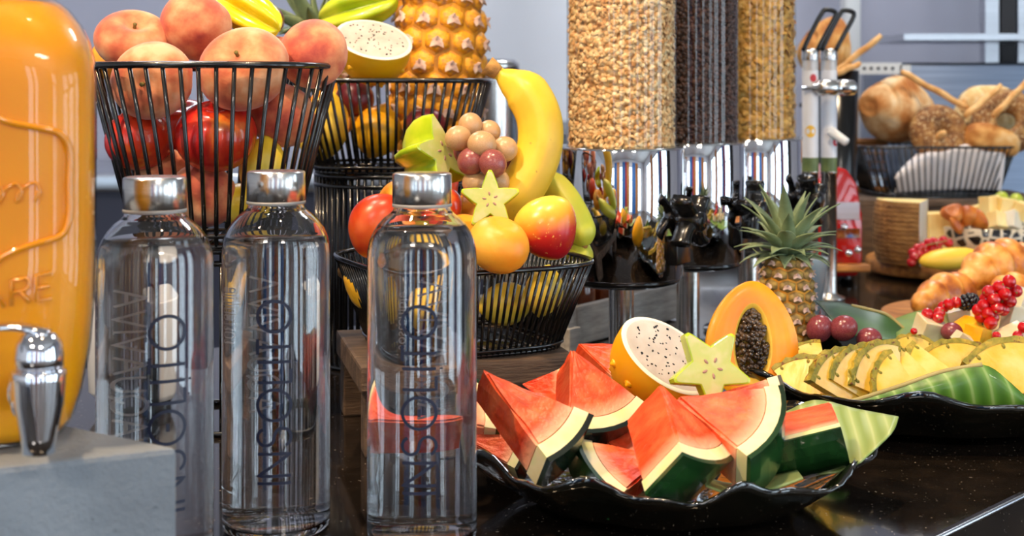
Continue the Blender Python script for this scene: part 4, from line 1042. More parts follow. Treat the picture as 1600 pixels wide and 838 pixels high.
# ================================================================== pineapple slices
def pine_slice(label, px, py, D, nrm, xdir, R=80, al=58, th=16, seed=0):
    """fan-shaped slice; local x points from the core to the middle of the rind"""
    t = thing('pineapple_slice', label, 'pineapple slice'); place(t, frame(W(px, py, D), vdir(*nrm), vdir(*xdir))); t['group'] = 'pineapple slices in the leaf lined bowl'
    rn = random.Random(seed); R = S(R, D); th = S(th, D); al = math.radians(al); n = 16
    core = R*.16
    def fan(r0, r1, z0, z1, jag=0):
        V, F = [], []
        for z in (z0, z1):
            for r in (r0, r1):
                for i in range(n+1):
                    a = -al+2*al*i/n; q = r*(1+(jag*rn.uniform(-1, 1) if r == r1 else 0)); V.append((q*math.cos(a), q*math.sin(a), z))
        m = n+1; K = 2*m
        for i in range(n): F += [(i, m+i, m+i+1, i+1), (K+i, K+i+1, K+m+i+1, K+m+i), (m+i, K+m+i, K+m+i+1, m+i+1), (i, i+1, K+i+1, K+i)]
        F += [(0, K, K+m, m), (n, m+n, K+m+n, K+n)]
        return V, F
    obj('flesh', fan(core, R*.93, -th/2, th/2, .012), M['pineflesh'], t, smooth=False)
    obj('rind', fan(R*.915, R, -th*.56, th*.56, .03), M['pinerind'], t, smooth=False)
    eye = mesh(*ell(R*.045, R*.03, th*.12, 8, 6)); eye.materials.append(M['pinerind'])
    for i in range(3):
        a = -al*.8+1.6*al*i/2+rn.uniform(-.15, .15); obj('eye_pit', eye, None, t, loc=(R*.87*math.cos(a), R*.87*math.sin(a), th/2), rot=(0, 0, a))
    return t
PS = [('first pineapple slice, lying flat beside the papaya', 1262, 640, 1.225, (-.35, .55, .80), (.05, .9, 0), 88, 50, 16),
      ('second pineapple slice from the papaya, standing steep', 1335, 640, 1.222, (.50, .35, .78), (-.1, .95, .2), 98, 44, 14),
      ('third pineapple slice from the papaya, standing steep', 1366, 638, 1.232, (.50, .35, .78), (-.1, .95, .2), 102, 44, 14),
      ('fourth pineapple slice from the papaya, leaning right', 1402, 634, 1.242, (.50, .38, .76), (-.25, .92, .2), 104, 44, 15),
      ('fifth pineapple slice from the papaya, leaning right', 1442, 626, 1.235, (.30, .62, .78), (-.68, .62, .2), 92, 36, 15),
      ('sixth pineapple slice from the papaya, leaning right', 1474, 612, 1.255, (.22, .68, .74), (-.78, .50, .2), 98, 34, 15),
      ('seventh pineapple slice from the papaya, leaning far right', 1505, 598, 1.275, (.18, .72, .70), (-.84, .42, .2), 98, 32, 16),
      ('broad pineapple slice under the orange melon cubes', 1510, 622, 1.29, (.10, .55, .84), (-.15, .9, .1), 96, 50, 18),
      ('pale green edged pineapple slice at the far end of the row', 1596, 634, 1.27, (.0, .45, .9), (-.05, .95, .1), 108, 48, 18),
      ('pineapple slice standing behind the row near the grapes', 1428, 574, 1.345, (.10, .45, .90), (.0, .95, .1), 52, 56, 14),
      ('rough edged pineapple slice lying behind the steep slices', 1375, 585, 1.34, (.05, .85, .5), (-.4, .5, -.6), 60, 54, 14),
      ('pineapple slice tucked between papaya and grapes', 1290, 580, 1.34, (.1, .8, .5), (-.6, .5, -.3), 62, 52, 14)]
for i, a in enumerate(PS): pine_slice(*a, seed=20+i)
# red grapes beside the bowl
rg = mesh(*ell(1, 1, 1.12, 22, 16)); rg.materials.append(M['grapedark'])
for lab, x, y, r, D, rot in (('dark red grape nearest the small pineapple', 1280, 514, 20, 1.39, .4), ('dark red grape with a pale bloom in the middle of the three', 1318, 513, 20, 1.385, 1.1), ('oval red grape lying beside the dark banana leaf', 1358, 530, 18, 1.385, 1.5),
                             ('small red grape under the white melon cubes', 1487, 519, 15, 1.385, 1.4)):
    o = obj('grape', rg, None, loc=W(x, y, D), rot=(rot*.3, rot, 0), scl=(S(r, D),)*3); tag(o, lab, 'grape', 'loose red grapes')

# ================================================================== fruit salad behind
def cube(name, label, cat, px, py, D, w_, h_, mat, rot, group):
    a = S(w_, D)/2; b = S(h_, D)/2; rn = random.Random(int(px*7+py)); V, F = box(-a, a, -a*.8, a*.8, -b, b)
    V = [Vector(v)+Vector((rn.uniform(-1, 1), rn.uniform(-1, 1), rn.uniform(-1, 1)))*a*.16 for v in V]
    o = obj(name, bevel((V, F), a*.08), M[mat], loc=W(px, py, D), rot=rot, smooth=False); tag(o, label, cat, group); return o
GC = 'melon and mango cubes of the fruit salad'
for lab, x, y, D, w_, h_, m, r in (
    ('white melon cube at the left end of the fruit salad', 1452, 514, 1.40, 44, 34, 'melon', (.3, .2, .4)),
    ('white melon cube under the blackberry', 1491, 498, 1.43, 40, 38, 'melon', (.1, -.3, .2)),
    ('white melon cube beside the blackberry', 1520, 502, 1.45, 36, 34, 'melon', (.3, .5, .7)),
    ('orange mango cube turned to show two bright faces', 1527, 525, 1.375, 36, 28, 'mangocube', (.15, .1, .75)),
    ('yellow mango cube behind the orange one', 1508, 515, 1.40, 42, 24, 'mangocube', (.1, -.55, .3)),
    ('white melon cube under the hanging redcurrants', 1562, 508, 1.43, 40, 44, 'melon', (.2, .2, 1)),
    ('tall white melon chunk at the right of the redcurrants', 1583, 500, 1.40, 30, 46, 'melon', (.1, .25, .4)),
    ('cream melon cube below the tall chunk', 1580, 530, 1.37, 50, 26, 'melon', (.2, -.3, .2)),
    ('white melon cube at the back under the top redcurrants', 1596, 470, 1.43, 34, 40, 'melon', (.2, .3, .6)),
    ('white melon cube behind the tall chunk', 1600, 508, 1.46, 46, 44, 'melon', (.2, .3, .2)),
    ('low melon cube under the orange mango cube', 1510, 548, 1.41, 46, 36, 'melon', (.1, .2, .5)),
    ('low melon cube at the left foot of the fruit salad', 1466, 545, 1.42, 44, 36, 'melon', (.1, .1, .9)),
    ('low melon cube at the right foot of the fruit salad', 1578, 552, 1.42, 50, 36, 'melon', (.1, -.1, .3)),
    ('small white melon piece in front of the orange cube', 1505, 531, 1.355, 26, 18, 'melon', (.2, .6, .2)),
    ('pale melon cube in the heart of the fruit salad', 1545, 528, 1.44, 44, 44, 'melon', (.4, .2, .3))):
    cube('mango_cube' if m == 'mangocube' else 'melon_cube', lab, 'mango' if m == 'mangocube' else 'melon', x, y, D, w_, h_, m, r, GC)
cur = mesh(*ell(1, 1, 1, 14, 10)); cur.materials.append(M['currant'])
tipc = mesh(*lathe([(0, 1.12), (.12, 1.05), (.2, .95)], 6)); tipc.materials.append(M['stem'])
def currants(label, pts, D, r, stalk):
    t = thing('redcurrant_sprig', label, 'redcurrants', W(pts[0][0], pts[0][1], D)); t['group'] = 'redcurrants'
    o0 = t.location.copy()
    for i, (x, y, dd) in enumerate(pts):
        o = obj('currant', cur, None, t, loc=W(x, y, D+dd)-o0, rot=(i*.9, i*.5, 0), scl=(S(r, D),)*3)
        obj('calyx', tipc, None, o)
    obj('stalk', tube([W(x, y, D+.006)-o0 for x, y in stalk], .0009, 6), M['stem'], t)
rn = random.Random(5)
currants('long sprig of glossy redcurrants hanging over the melon cubes', [(1577, 440, 0), (1561, 449, 0), (1587, 455, .005), (1545, 456, 0), (1570, 460, -.006), (1553, 468, -.006), (1578, 471, 0), (1537, 478, 0), (1558, 482, -.008), (1529, 485, .003), (1567, 484, .002), (1544, 490, -.005), (1533, 495, .003), (1551, 496, 0), (1548, 505, -.01), (1541, 467, .006), (1565, 470, .006)], 1.385, 10.5, [(1580, 438), (1560, 465), (1540, 490), (1535, 508)])
currants('short sprig of redcurrants on the left melon cubes', [(1449, 491, 0), (1468, 489, 0), (1466, 497, -.004), (1482, 476, .004), (1474, 480, .008), (1494, 473, .01)], 1.40, 9.5, [(1450, 488), (1470, 484), (1495, 472)])
for lab, x, y, r, D in (('single redcurrant beside the pineapple slice behind the row', 1428, 518, 5.5, 1.35), ('single redcurrant below the orange mango cube', 1557, 525, 7, 1.345), ('single redcurrant at the foot of the tall melon chunk', 1590, 525, 8, 1.345), ('single redcurrant on the cream melon cube', 1599, 512, 9, 1.35)):
    o = obj('redcurrant', cur, None, loc=W(x, y, D), scl=(S(r, D),)*3); tag(o, lab, 'redcurrant', 'loose redcurrants'); obj('calyx', tipc, None, o)
t = thing('blackberry', 'black shiny blackberry on the melon cubes', 'blackberry'); place(t, frame(W(1513, 472, 1.41), vdir(.9, .35, 0), (0, 0, 1)))
dr = mesh(*ell(1, 1, 1, 10, 8)); dr.materials.append(M['blackberry'])
for j in range(6):
    v = PI*(j+.5)/6; k = max(3, int(10*math.sin(v)))
    for i in range(k):
        a = 2*PI*(i+.5*(j % 2))/k; q = S(4.4, 1.41)
        obj('drupelet', dr, None, t, loc=(S(10, 1.41)*math.sin(v)*math.cos(a), S(10, 1.41)*math.sin(v)*math.sin(a), S(14, 1.41)*math.cos(v)), scl=(q, q, q))

# ================================================================== cereal dispensers
ROW = Vector((.56, .83, 0)).normalized(); FRONT = Vector((.83, -.56, 0)).normalized()
def flakes(kind, R, z0, z1, count, seed):
    """pieces of cereal packed against the wall of the tube"""
    rn = random.Random(seed); V, F = [], []
    for _ in range(count):
        a = rn.uniform(0, 2*PI); z = rn.uniform(z0, z1)
        if kind == 'oat': r, th, k = rn.uniform(.0030, .0052), .0007, 7
        elif kind == 'choc': r, th, k = rn.uniform(.0026, .0036), .0018, 7
        else: r, th, k = rn.uniform(.0045, .0085), .0007, 7
        rr = R-rn.uniform(.0005, .004)-r*.35
        c = Vector((rr*math.cos(a), rr*math.sin(a), z))
        nrm = (Vector((math.cos(a), math.sin(a), 0))*rn.uniform(.5, 1.3)+Vector((rn.uniform(-1, 1), rn.uniform(-1, 1), rn.uniform(-.6, 1)))*.55).normalized()
        Mx = frame(c, nrm, (rn.uniform(-1, 1), rn.uniform(-1, 1), .3)); n = len(V)
        asp = rn.uniform(.62, 1); bend = rn.uniform(-.5, .5) if kind == 'flake' else rn.uniform(-.1, .25)
        for s in (-1, 1):
            for i in range(k):
                b = 2*PI*i/k; q = r*rn.uniform(.85, 1.12) if s < 0 else None
                if s < 0: V.append(Mx @ Vector((q*math.cos(b), q*asp*math.sin(b), -th+bend*r*math.cos(2*b))))
                else:
                    w0 = Mx.inverted() @ V[n+i]; V.append(Mx @ Vector((w0.x*.86, w0.y*.86, w0.z+2*th)))
        V.append(Mx @ Vector((0, 0, th*1.5)))
        for i in range(k):
            j = (i+1) % k; F.append((n+i, n+j, n+k+j, n+k+i)); F.append((n+k+i, n+k+j, n+2*k))
    return V, F
def knob(parent, loc, yaw, spin):
    """black rotary paddle: hub and four rounded wings, axis along local x"""
    kn = obj('knob', lathe([(0, -.004), (.010, -.004), (.0115, 0), (.0115, .022), (.0095, .026), (0, .027)], 20), M['black'], parent)
    place(kn, frame(loc, FRONT, (0, 0, 1)))
    for i in range(4):
        a = spin+i*PI/2
        pts = [Vector((math.cos(a), math.sin(a), 0))*.006, Vector((math.cos(a+.10), math.sin(a+.10), 0))*.020, Vector((math.cos(a+.28), math.sin(a+.28), 0))*.034]
        V, F = tube(catmull(pts, 4), [.0065, .0072, .0072, .0068, .0066, .0066, .0068, .0072, .0066], 10)
        V = [Vector((v.x, v.y, v.z*1.75+.010)) for v in V]
        obj('wing', (V, F), M['black'], kn)
    obj('axle', lathe([(.006, -.03), (.006, 0), (.008, .0)], 12), M['black'], kn)
HR, TR = .0690, .0612
def dispenser(px, D, kind, mat, label, clabel, count, seed, spin):
    x = (px-HX)/F_PX*D; ang = math.atan2(FRONT.y, FRONT.x)
    t = thing('cereal_dispenser', label, 'dispenser', (x, D, .0), group='row of cereal dispensers')
    obj('base_plate', lathe([(0, 0), (.058, 0), (.060, .003), (.059, .006), (.02, .009), (.014, .012), (0, .012)], 48), M['chrome'], t)
    obj('pole', lathe([(.0142, .01), (.0142, .108)], 32), M['brushed'], t)
    obj('drip_disc', lathe([(0, .1035), (.052, .1035), (.064, .107), (.066, .110), (.064, .1135), (0, .1135)], 64), M['black'], t)
    obj('housing', lathe([(0, .113), (HR-.001, .113), (HR, .114), (HR, .254), (HR-.001, .256), (HR-.004, .2565), (TR-.002, .2565)], 96), M['chrome'], t)
    obj('collar', lathe([(HR-.0005, .2535), (HR+.0008, .2540), (HR+.0008, .2578), (TR+.0015, .2585), (TR+.0005, .256)], 96), M['thin'], t)
    obj('clear_tube', lathe([(TR, .252), (TR, .64)], 96), M['thin'], t)
    obj('lid', lathe([(TR+.002, .635), (TR+.003, .64), (TR+.003, .655), (.02, .668), (0, .67)], 48), M['black'], t)
    knob(t, FRONT*(HR+.006)+Vector((0, 0, .178)), ang, spin)
    obj('spout_guard', bevel(box(-.016, .016, -.006, .006, 0, .028), .002), M['black'], t, loc=FRONT*(HR+.003)+Vector((0, 0, .130)), rot=(0, 0, ang+PI/2))
    R = TR-.0014
    V, F = flakes(kind, R, .254, .445, count, seed)
    c = obj('cereal', join((V, F), lathe([(0, .257), (R-.0045, .257), (R-.0045, .60), (R*.5, .612), (0, .615)], 48)), M[mat], loc=(x, D, 0)); c.name = {'oat': 'oat_flakes', 'choc': 'chocolate_cereal', 'flake': 'corn_flakes'}[kind]
    tag(c, clabel, 'cereal', kind='stuff')
dispenser(971, 1.5, 'oat', 'oat', 'cereal dispenser filled with pale oat flakes, nearest the banana', 'pale oat flakes filling a clear dispenser tube', 5200, 1, .5)
dispenser(1075, 1.64, 'choc', 'choc', 'cereal dispenser filled with dark chocolate cereal, middle of the row', 'dark brown chocolate cereal filling a clear dispenser tube', 6500, 2, 1.1)
dispenser(1170, 1.775, 'flake', 'flake', 'cereal dispenser filled with golden corn flakes, beside the jam tubes', 'golden corn flakes filling a clear dispenser tube', 2600, 3, .2)

# ------------------------------------------------------------------ slatted crate behind them, amber jars inside
a, b = G(890, 548, 0), G(1046, 505, 0); ln = (b-a); L = ln.length; yaw = math.atan2(ln.y, ln.x)
t = thing('slatted_crate', 'low whitewashed wooden crate behind the cereal dispensers', 'crate', (a.x+.01, a.y+.02, 0), (0, 0, yaw))
for z0, z1 in ((.002, .050), (.074, .104)):
    obj('slat', bevel(box(0, L, 0, .010, z0, z1), .0015), M['greywood'], t, smooth=False)
    obj('slat', bevel(box(0, L, .15, .160, z0, z1), .0015), M['greywood'], t, smooth=False)
    obj('slat', bevel(box(-.010, 0, 0, .160, z0, z1), .0015), M['greywood'], t, smooth=False)
    obj('slat', bevel(box(L, L+.010, 0, .160, z0, z1), .0015), M['greywood'], t, smooth=False)
for x in (.003, L-.015):
    for y in (.010, .138): obj('corner_post', box(x, x+.012, y, y+.012, 0, .104), M['greywood'], t, smooth=False)
obj('floor_board', box(0, L, .01, .15, .0005, .006), M['greywood'], t, smooth=False)
ex, ey = Vector((math.cos(yaw), math.sin(yaw), 0)), Vector((-math.sin(yaw), math.cos(yaw), 0))
for k, lab in enumerate(('small amber preserve jar at the near end of the crate', 'small amber preserve jar in the middle of the crate', 'small amber preserve jar at the far end of the crate')):
    c = t.location+ex*(.045+k*.065)+ey*.075
    j = thing('preserve_jar', lab, 'jar', (c.x, c.y, .0065), group='amber jars in the crate')
    obj('glass_body', lathe([(0, 0), (.024, 0), (.026, .003), (.026, .05), (.023, .058), (.021, .062)], 28), M['amber'], j)
    obj('lid', lathe([(.023, .060), (.0235, .061), (.0235, .073), (.022, .075), (0, .075)], 28), M['brushed'], j)
a = G(889, 575, 0)
t = thing('wooden_post', 'short pale wooden block beside the crate', 'block', (a.x, a.y+.05, 0), (0, 0, yaw))
obj('block_body', bevel(box(-.012, .012, -.012, .012, 0, .038), .0015), M['greywood'], t, smooth=False)
obj('upper_post', box(-.006, .006, -.006, .006, .038, .085), M['greywood'], t, smooth=False)

# ------------------------------------------------------------------ grey blue cup behind the small pineapple
a = G(1264, 505, 0)
t = thing('ceramic_cup', 'speckled grey blue ceramic cup behind the small pineapple', 'cup', (a.x+.003, a.y+.02, 0))
obj('cup_body', lathe([(0, .0), (.012, 0), (.0135, .003), (.020, .03), (.0255, .07), (.0275, .086), (.0272, .0875), (.0262, .0875), (.0255, .083), (.0235, .07), (.018, .03), (0, .01)], 40), M['cup'], t)
obj('filling', lathe([(.0250, .0815), (.012, .0835), (0, .084)], 32), M['cupin'], t)

# ================================================================== jam tubes on their stand
D = 2.02
t = thing('jam_dispenser', 'pair of slim jam tubes with black lever handles on steel feet', 'dispenser', (W(1281, 0, D).x, D, 0))
o0 = t.location.copy()
M['jampaper'] = pm('jampaper', ['#c9cdd6', '#d9dce2'], 20, rough=.4, coat=.3)
M['jamred'] = plain('jamred', '#b5222a', .3); M['jamyel'] = plain('jamyel', '#dfb23a', .3); M['jamgreen'] = plain('jamgreen', '#3f8a4a', .3)
for k, px in enumerate((1266, 1295)):
    p = W(px, 0, D+.03*k); R = S(12.8, D); c = Vector((p.x-o0.x, .03*k, 0))
    zt = lambda y: W(0, y, D+.03*k).z
    tb = obj('jam_tube', lathe([(R, zt(268)), (R, zt(112)), (R*.98, zt(110))], 28), M['jampaper'], t, loc=c)
    obj('glass_top', lathe([(R*.98, zt(112)), (R*.98, zt(92))], 28), M['clearplastic'], t, loc=c)
    obj('tube_collar', lathe([(R*1.02, zt(94)), (R*1.04, zt(92)), (R*1.04, zt(80)), (R*.9, zt(77)), (0, zt(76))], 28), M['brushed'], t, loc=c)
    obj('tube_ring', lathe([(R*1.01, zt(270)), (R*1.01, zt(246))], 28), M['crowndark'], t, loc=c)
    obj('foot', lathe([(0, 0), (R*2.0, 0), (R*2.0, .004), (R*1.1, .008), (R*.98, .012), (R*.98, zt(272)), (R*1.03, zt(272)), (R*1.03, zt(268))], 28), M['brushed'], t, loc=c)
    h0 = c+Vector((0, 0, zt(80)))
    V = [h0+Vector(q) for q in ((-.012, -.004, 0), (.002, -.004, .030), (.016, -.004, .056), (.022, -.004, .062), (.034, -.004, .060), (.037, -.004, .053), (.024, -.004, .028), (.009, -.004, 0))]
    obj('lever_handle', tube(catmull(V, 4), .0036, 8), M['black'], t)
    obj('knob', lathe([(0, -.018), (.006, -.018), (.0065, -.012), (.0115, -.010), (.0125, .0), (.0115, .016), (.006, .022), (0, .022)], 20), M['brushed'], t, loc=c+Vector((.018, -.014, zt(137))), rot=(0, PI/2, 0))
    # printed fruit on the label
    for (dx, y, r, m) in (((-.002, 205, .0075, 'jamyel'), (.002, 122, .005, 'jamred')) if k == 0 else ((.006, 212, .005, 'jamgreen'), (.008, 222, .005, 'jamred'))):
        pts = [(dx+r*math.cos(2*PI*i/14), r*1.25*math.sin(2*PI*i/14)) for i in range(14)]
        V = [Vector((a_, -math.sqrt(max(0, (R+.0003)**2-a_*a_)), zt(y)+b_)) for a_, b_ in pts]
        V.append(Vector((dx, -math.sqrt(max(0, (R+.0003)**2-dx*dx)), zt(y))))
        obj('fruit_print', (V, [(i, (i+1) % 14, 14) for i in range(14)]), M[m], t, loc=c)
obj('cross_bar', tube([W(1250, 138, D)-o0+Vector((0, -.014, 0)), W(1322, 138, D)-o0+Vector((0, -.014, 0))], .003, 10), M['chrome'], t)
obj('outlet', tube([W(1300, 205, D)-o0+Vector((0, .01, 0)), W(1320, 222, D)-o0+Vector((0, -.01, 0))], [.0075, .0065], 12), M['white'], t)
# loaf and breadstick pot behind the jam tubes
def loafmesh(rx, ry, rz, seed=0, cuts=4):
    rn = random.Random(seed); ph = [rn.uniform(0, 6) for _ in range(4)]
    def fn(u, v):
        x, y, z = math.sin(v)*math.cos(u), math.sin(v)*math.sin(u), math.cos(v)
        k = 1+.035*math.sin(5*x+ph[0])+.03*math.sin(6*y+ph[1])+.03*math.sin(5*z+ph[2])
        if cuts and z > -.3:
            w_ = math.sin(cuts*PI*(x+.35*y)+ph[3]); k -= .10*math.exp(-((1-abs(w_))/.035))
        return Vector((rx*x*k, ry*y*k, rz*z*k*(1 if z > 0 else .72)))
    return mesh(*sphere(fn, 96, 64))
D = 2.42
t = thing('breadstick_pot', 'tall black pot of breadsticks behind the jam tubes', 'pot', (W(1318, 0, D).x, D+.05, 0))
obj('pot_body', lathe([(0, 0), (.030, 0), (.034, .10), (.040, .355), (.038, .355), (.032, .1), (0, .02)], 28), M['black'], t)
def stick(label, a, b, r, grp):
    c = [a.lerp(b, i/8)+Vector((0, 0, .0015*math.sin(i*1.7))) for i in range(9)]
    o = obj('breadstick', tube(c, [r*.75]+[r*(1+.06*math.sin(2.1*i)) for i in range(7)]+[r*.7], 10), M['stick']); tag(o, label, 'breadstick', grp); return o
stick('long breadstick leaning out of the black pot', W(1290, 125, 2.46), W(1377, 56, 2.44), .0058, 'breadsticks in the black pot')
stick('short breadstick lying across the black pot rim', W(1300, 118, 2.43), W(1344, 99, 2.43), .0058, 'breadsticks in the black pot')
o = obj('bread_loaf', loafmesh(S(42, 2.5), .05, S(62, 2.5), 4, 3), M['crust'], loc=W(1288, 86, 2.62), rot=(0, .35, 0)); tag(o, 'brown loaf standing behind the jam tube handles', 'bread', 'breads')
t = thing('bread_stand', 'dark stand holding up the loaf behind the jam tubes', 'stand', (W(1278, 0, 2.62).x, 2.62, 0))
obj('stand_plate', lathe([(0, .286), (.036, .286), (.036, .294), (0, .296)], 28), M['black'], t)
obj('stand_column', lathe([(.034, 0), (.034, .008), (.012, .014), (.012, .287)], 24), M['black'], t)

# ================================================================== red slicer
D = 2.22
t = thing('red_slicer', 'glossy red meat slicer with chrome knobs beside the crate', 'slicer', (W(1300, 0, D).x, D, 0))
o0 = t.location.copy()
def pp(px, py, dd=0): return W(px, py, D+dd)-o0
pts = [pp(1252, 448), pp(1328, 448), pp(1336, 400), pp(1334, 330), pp(1328, 286), pp(1312, 262), pp(1288, 256), pp(1252, 300)]
V, F = prism([(p.x, p.z) for p in pts], -.05, .05)
obj('body', bevel(([Vector((v[0], v[2], max(v[1], .018))) for v in V], [tuple(reversed(f)) for f in F]), .006), M['red'], t)
obj('name_band', box(pp(1290, 0).x, pp(1330, 0).x, -.053, -.05, pp(0, 338).z, pp(0, 312).z), M['steel'], t, smooth=False)
obj('lower_band', box(pp(1296, 0).x, pp(1331, 0).x, -.053, -.05, pp(0, 366).z, pp(0, 352).z), M['chrome'], t, smooth=False)
for x, y in ((1300, 392), (1323, 394), (1337, 389), (1316, 354)):
    obj('chrome_knob', lathe([(0, .018), (.005, .017), (.0065, .012), (.004, .007), (.003, 0)], 16), M['chrome'], t, loc=pp(x, y, -.05), rot=(PI/2, 0, 0))
for x in (1262, 1322): obj('foot', lathe([(0, 0), (.011, 0), (.009, .02), (0, .02)], 14), M['black'], t, loc=(pp(x, 0).x, 0, 0))
obj('carriage', bevel(box(pp(1285, 0).x, pp(1342, 0).x, -.075, -.05, .028, .04), .003), M['board'], t)

# ================================================================== crate, grid rack and bread basket
D = 2.49
a = W(1340, 312, D); zc = a.z
t = thing('dark_crate', 'upturned weathered wooden crate under the bread basket', 'crate', (a.x, D, 0))
for z0, z1 in ((.0, .045), (.050, zc-.012)):
    obj('slat', bevel(box(-.005, .36, 0, .012, z0, z1), .0015), M['oldwood'], t, smooth=False)
obj('top_board', bevel(box(-.012, .37, -.01, .25, zc-.012, zc), .002), M['oldwood'], t, smooth=False)
for x in (0, .335):
    for y in (-.012, .21): obj('corner_post', bevel(box(x, x+.028, y, y+.02, 0, zc-.012), .0015), M['oldwood'], t, smooth=False)
o0 = Vector((W(1482, 0, D).x, D+.122, zc+.0008))
basket('black wire bread basket lined with white paper', o0, S(80, D), .118, .150, 5.0, 0, 84, .0016, sy=.70)
D2 = D+.13
t = thing('grid_rack', 'small wooden framed wire grid standing behind the bread basket', 'rack', W(1340, 312, D2+.05))
gx = lambda p: W(p, 0, D2+.05).x-t.location.x
gz = lambda p: W(0, p, D2+.05).z-t.location.z
t.location.z = zc+.001
for i in range(6): obj('grid_wire', tube([(gx(1332+i*10), 0, .0), (gx(1326+i*10), 0, .098)], .0013, 6), M['board'], t)
for j in range(6): obj('grid_wire', tube([(gx(1324), 0, .008+j*.017), (gx(1386), 0, .008+j*.017)], .0013, 6), M['board'], t)
obj('frame_side', tube([(gx(1330), 0, 0), (gx(1318), 0, .1)], .006, 4), M['board'], t)
obj('frame_top', tube([(gx(1314), 0, .1), (gx(1386), 0, .1)], .006, 4), M['board'], t)
obj('frame_bottom', tube([(gx(1328), 0, .004), (gx(1386), 0, .004)], .006, 4), M['board'], t)
# paper liner
rows = []
for y, z in ((-.070, .012), (-.082, .045), (-.090, .085)):
    rows.append([o0+Vector((x, y+.004*math.sin(40*x), z+.010*math.sin(30*x)*(z/.085) if x > -.06 else z*.55)) for x in (-.085, -.04, 0, .04, .08, .115)])
rows.append([o0+Vector((x, -.05+.004*math.sin(40*x), .100+.010*math.sin(25*x+1))) for x in (-.01, .02, .045, .07, .095, .125)])
o = obj('paper_liner', sheet(rows, .0008, 5), M['paper']); tag(o, 'crumpled white paper lining the bread basket', 'paper')
# breads
BG = 'breads in the wire basket'
o = obj('bread_loaf', loafmesh(S(68, 2.5), S(52, 2.5), S(62, 2.5), 9, 3), M['loaf'], loc=W(1398, 178, 2.645), rot=(.25, .25, .3)); tag(o, 'big floury scored loaf at the left of the bread basket', 'bread', BG)
def bagel(label, px, py, D, R, r, nrm):
    V, F = [], []
    n, m = 40, 18
    for i in range(n):
        a = 2*PI*i/n
        for j in range(m):
            b = 2*PI*j/m; q = R+r*math.cos(b); V.append((q*math.cos(a), q*math.sin(a), r*.85*math.sin(b)))
    for i in range(n):
        for j in range(m):
            k, l = (i+1) % n, (j+1) % m; F.append((i*m+j, k*m+j, k*m+l, i*m+l))
    o = obj('bagel', (V, F), M['bagel']); place(o, frame(W(px, py, D), vdir(*nrm), (0, 0, 1))); tag(o, label, 'bagel', BG); return o
bagel('seeded brown bagel in the middle of the bread basket', 1467, 209, 2.555, S(26, 2.5), S(22, 2.5), (.1, .3, 1))
bagel('pale seeded bagel at the back right of the bread basket', 1572, 190, 2.625, S(34, 2.56), S(20, 2.56), (-.25, .3, .9))
o = obj('bread_roll', loafmesh(S(48, 2.5), S(34, 2.5), S(30, 2.5), 5, 0), M['crust'], loc=W(1545, 222, 2.55), rot=(0, .25, 0)); tag(o, 'dark brown roll beside the seeded bagel', 'bread', BG)
o = obj('bread_loaf', loafmesh(S(56, 2.6), S(34, 2.6), S(48, 2.6), 6, 2), M['crumb'], loc=W(1545, 178, 2.71)); tag(o, 'pale round loaf at the right of the bread basket', 'bread', BG)
for lab, a, b in (('thick breadstick lying between the two loaves', W(1408, 112, 2.58), W(1514, 170, 2.56)), ('breadstick leaning across the pale loaf', W(1508, 182, 2.54), W(1564, 134, 2.57)),
                  ('breadstick sticking out past the right bagel', W(1552, 182, 2.53), W(1606, 126, 2.56)), ('stubby breadstick behind the bagel', W(1504, 176, 2.60), W(1507, 156, 2.61)), ('short bread piece poking through the bagel hole', W(1462, 216, 2.54), W(1476, 206, 2.52))):
    stick(lab, a, b, .0062, 'breadsticks in the bread basket')

# ================================================================== cheese board
a = G(1470, 440, 0); D = a.y+.09
t = thing('cheese_board', 'round wooden cheese board on short dark legs', 'board', (W(1470, 0, D).x, D, 0))
o0 = t.location.copy(); br = S(114, D)
obj('board_top', lathe([(0, .006), (br-.003, .006), (br, .009), (br, .026), (br-.003, .029), (0, .029)], 72), M['board'], t)
for i in range(3): obj('foot', lathe([(0, 0), (.012, 0), (.012, .0065)], 12), M['darkwood'], t, loc=(br*.7*math.cos(2*PI*i/3+.5), br*.7*math.sin(2*PI*i/3+.5), 0))
zb = .0292
def onb(px, py): return G(px, py, zb)
# wheel quarter
D = 2.24; c = W(1412, 410, D); R, H = S(84, D), S(98, D)
t = thing('rinded_cheese', 'quarter of a cheese with woven brown rind and pale cut side', 'cheese', (W(1450, 0, D+.04).x, D+.04, zb))
def sector(r, a0, a1, h, n=28, bulge=.03):
    V, F = [(0, 0, 0), (0, 0, h)], []
    ks = 7
    for i in range(n+1):
        a = a0+(a1-a0)*i/n
        for j in range(ks):
            z = h*j/(ks-1); q = r*(1-.06*abs(2*j/(ks-1)-1)**3); V.append((q*math.cos(a), q*math.sin(a), z))
    for i in range(n):
        p, q = 2+i*ks, 2+(i+1)*ks
        for j in range(ks-1): F.append((p+j, q+j, q+j+1, p+j+1))
    return V, F, ks
a0, a1 = math.radians(160), math.radians(244)
V, F, ks = sector(R, a0, a1, H); obj('rind', (V, F), M['cheeserind'], t)
for k in range(13):                                   # woven relief bands of the rind
    z = H*(.08+.07*k); q = R*(1-.06*abs(2*z/H-1)**3)
    obj('rind_band', tube([(q*math.cos(a0+(a1-a0)*i/30), q*math.sin(a0+(a1-a0)*i/30), z+.0012*math.sin(i*1.9)) for i in range(31)], .0010, 6), M['cheeserind'], t)
n = 28
top = [(0, 0, H)]+[(R*.94*math.cos(a0+(a1-a0)*i/n), R*.94*math.sin(a0+(a1-a0)*i/n), H) for i in range(n+1)]
obj('top_face', (top, [(0, i+1, i+2) for i in range(n)]), M['cheese'], t, smooth=False)
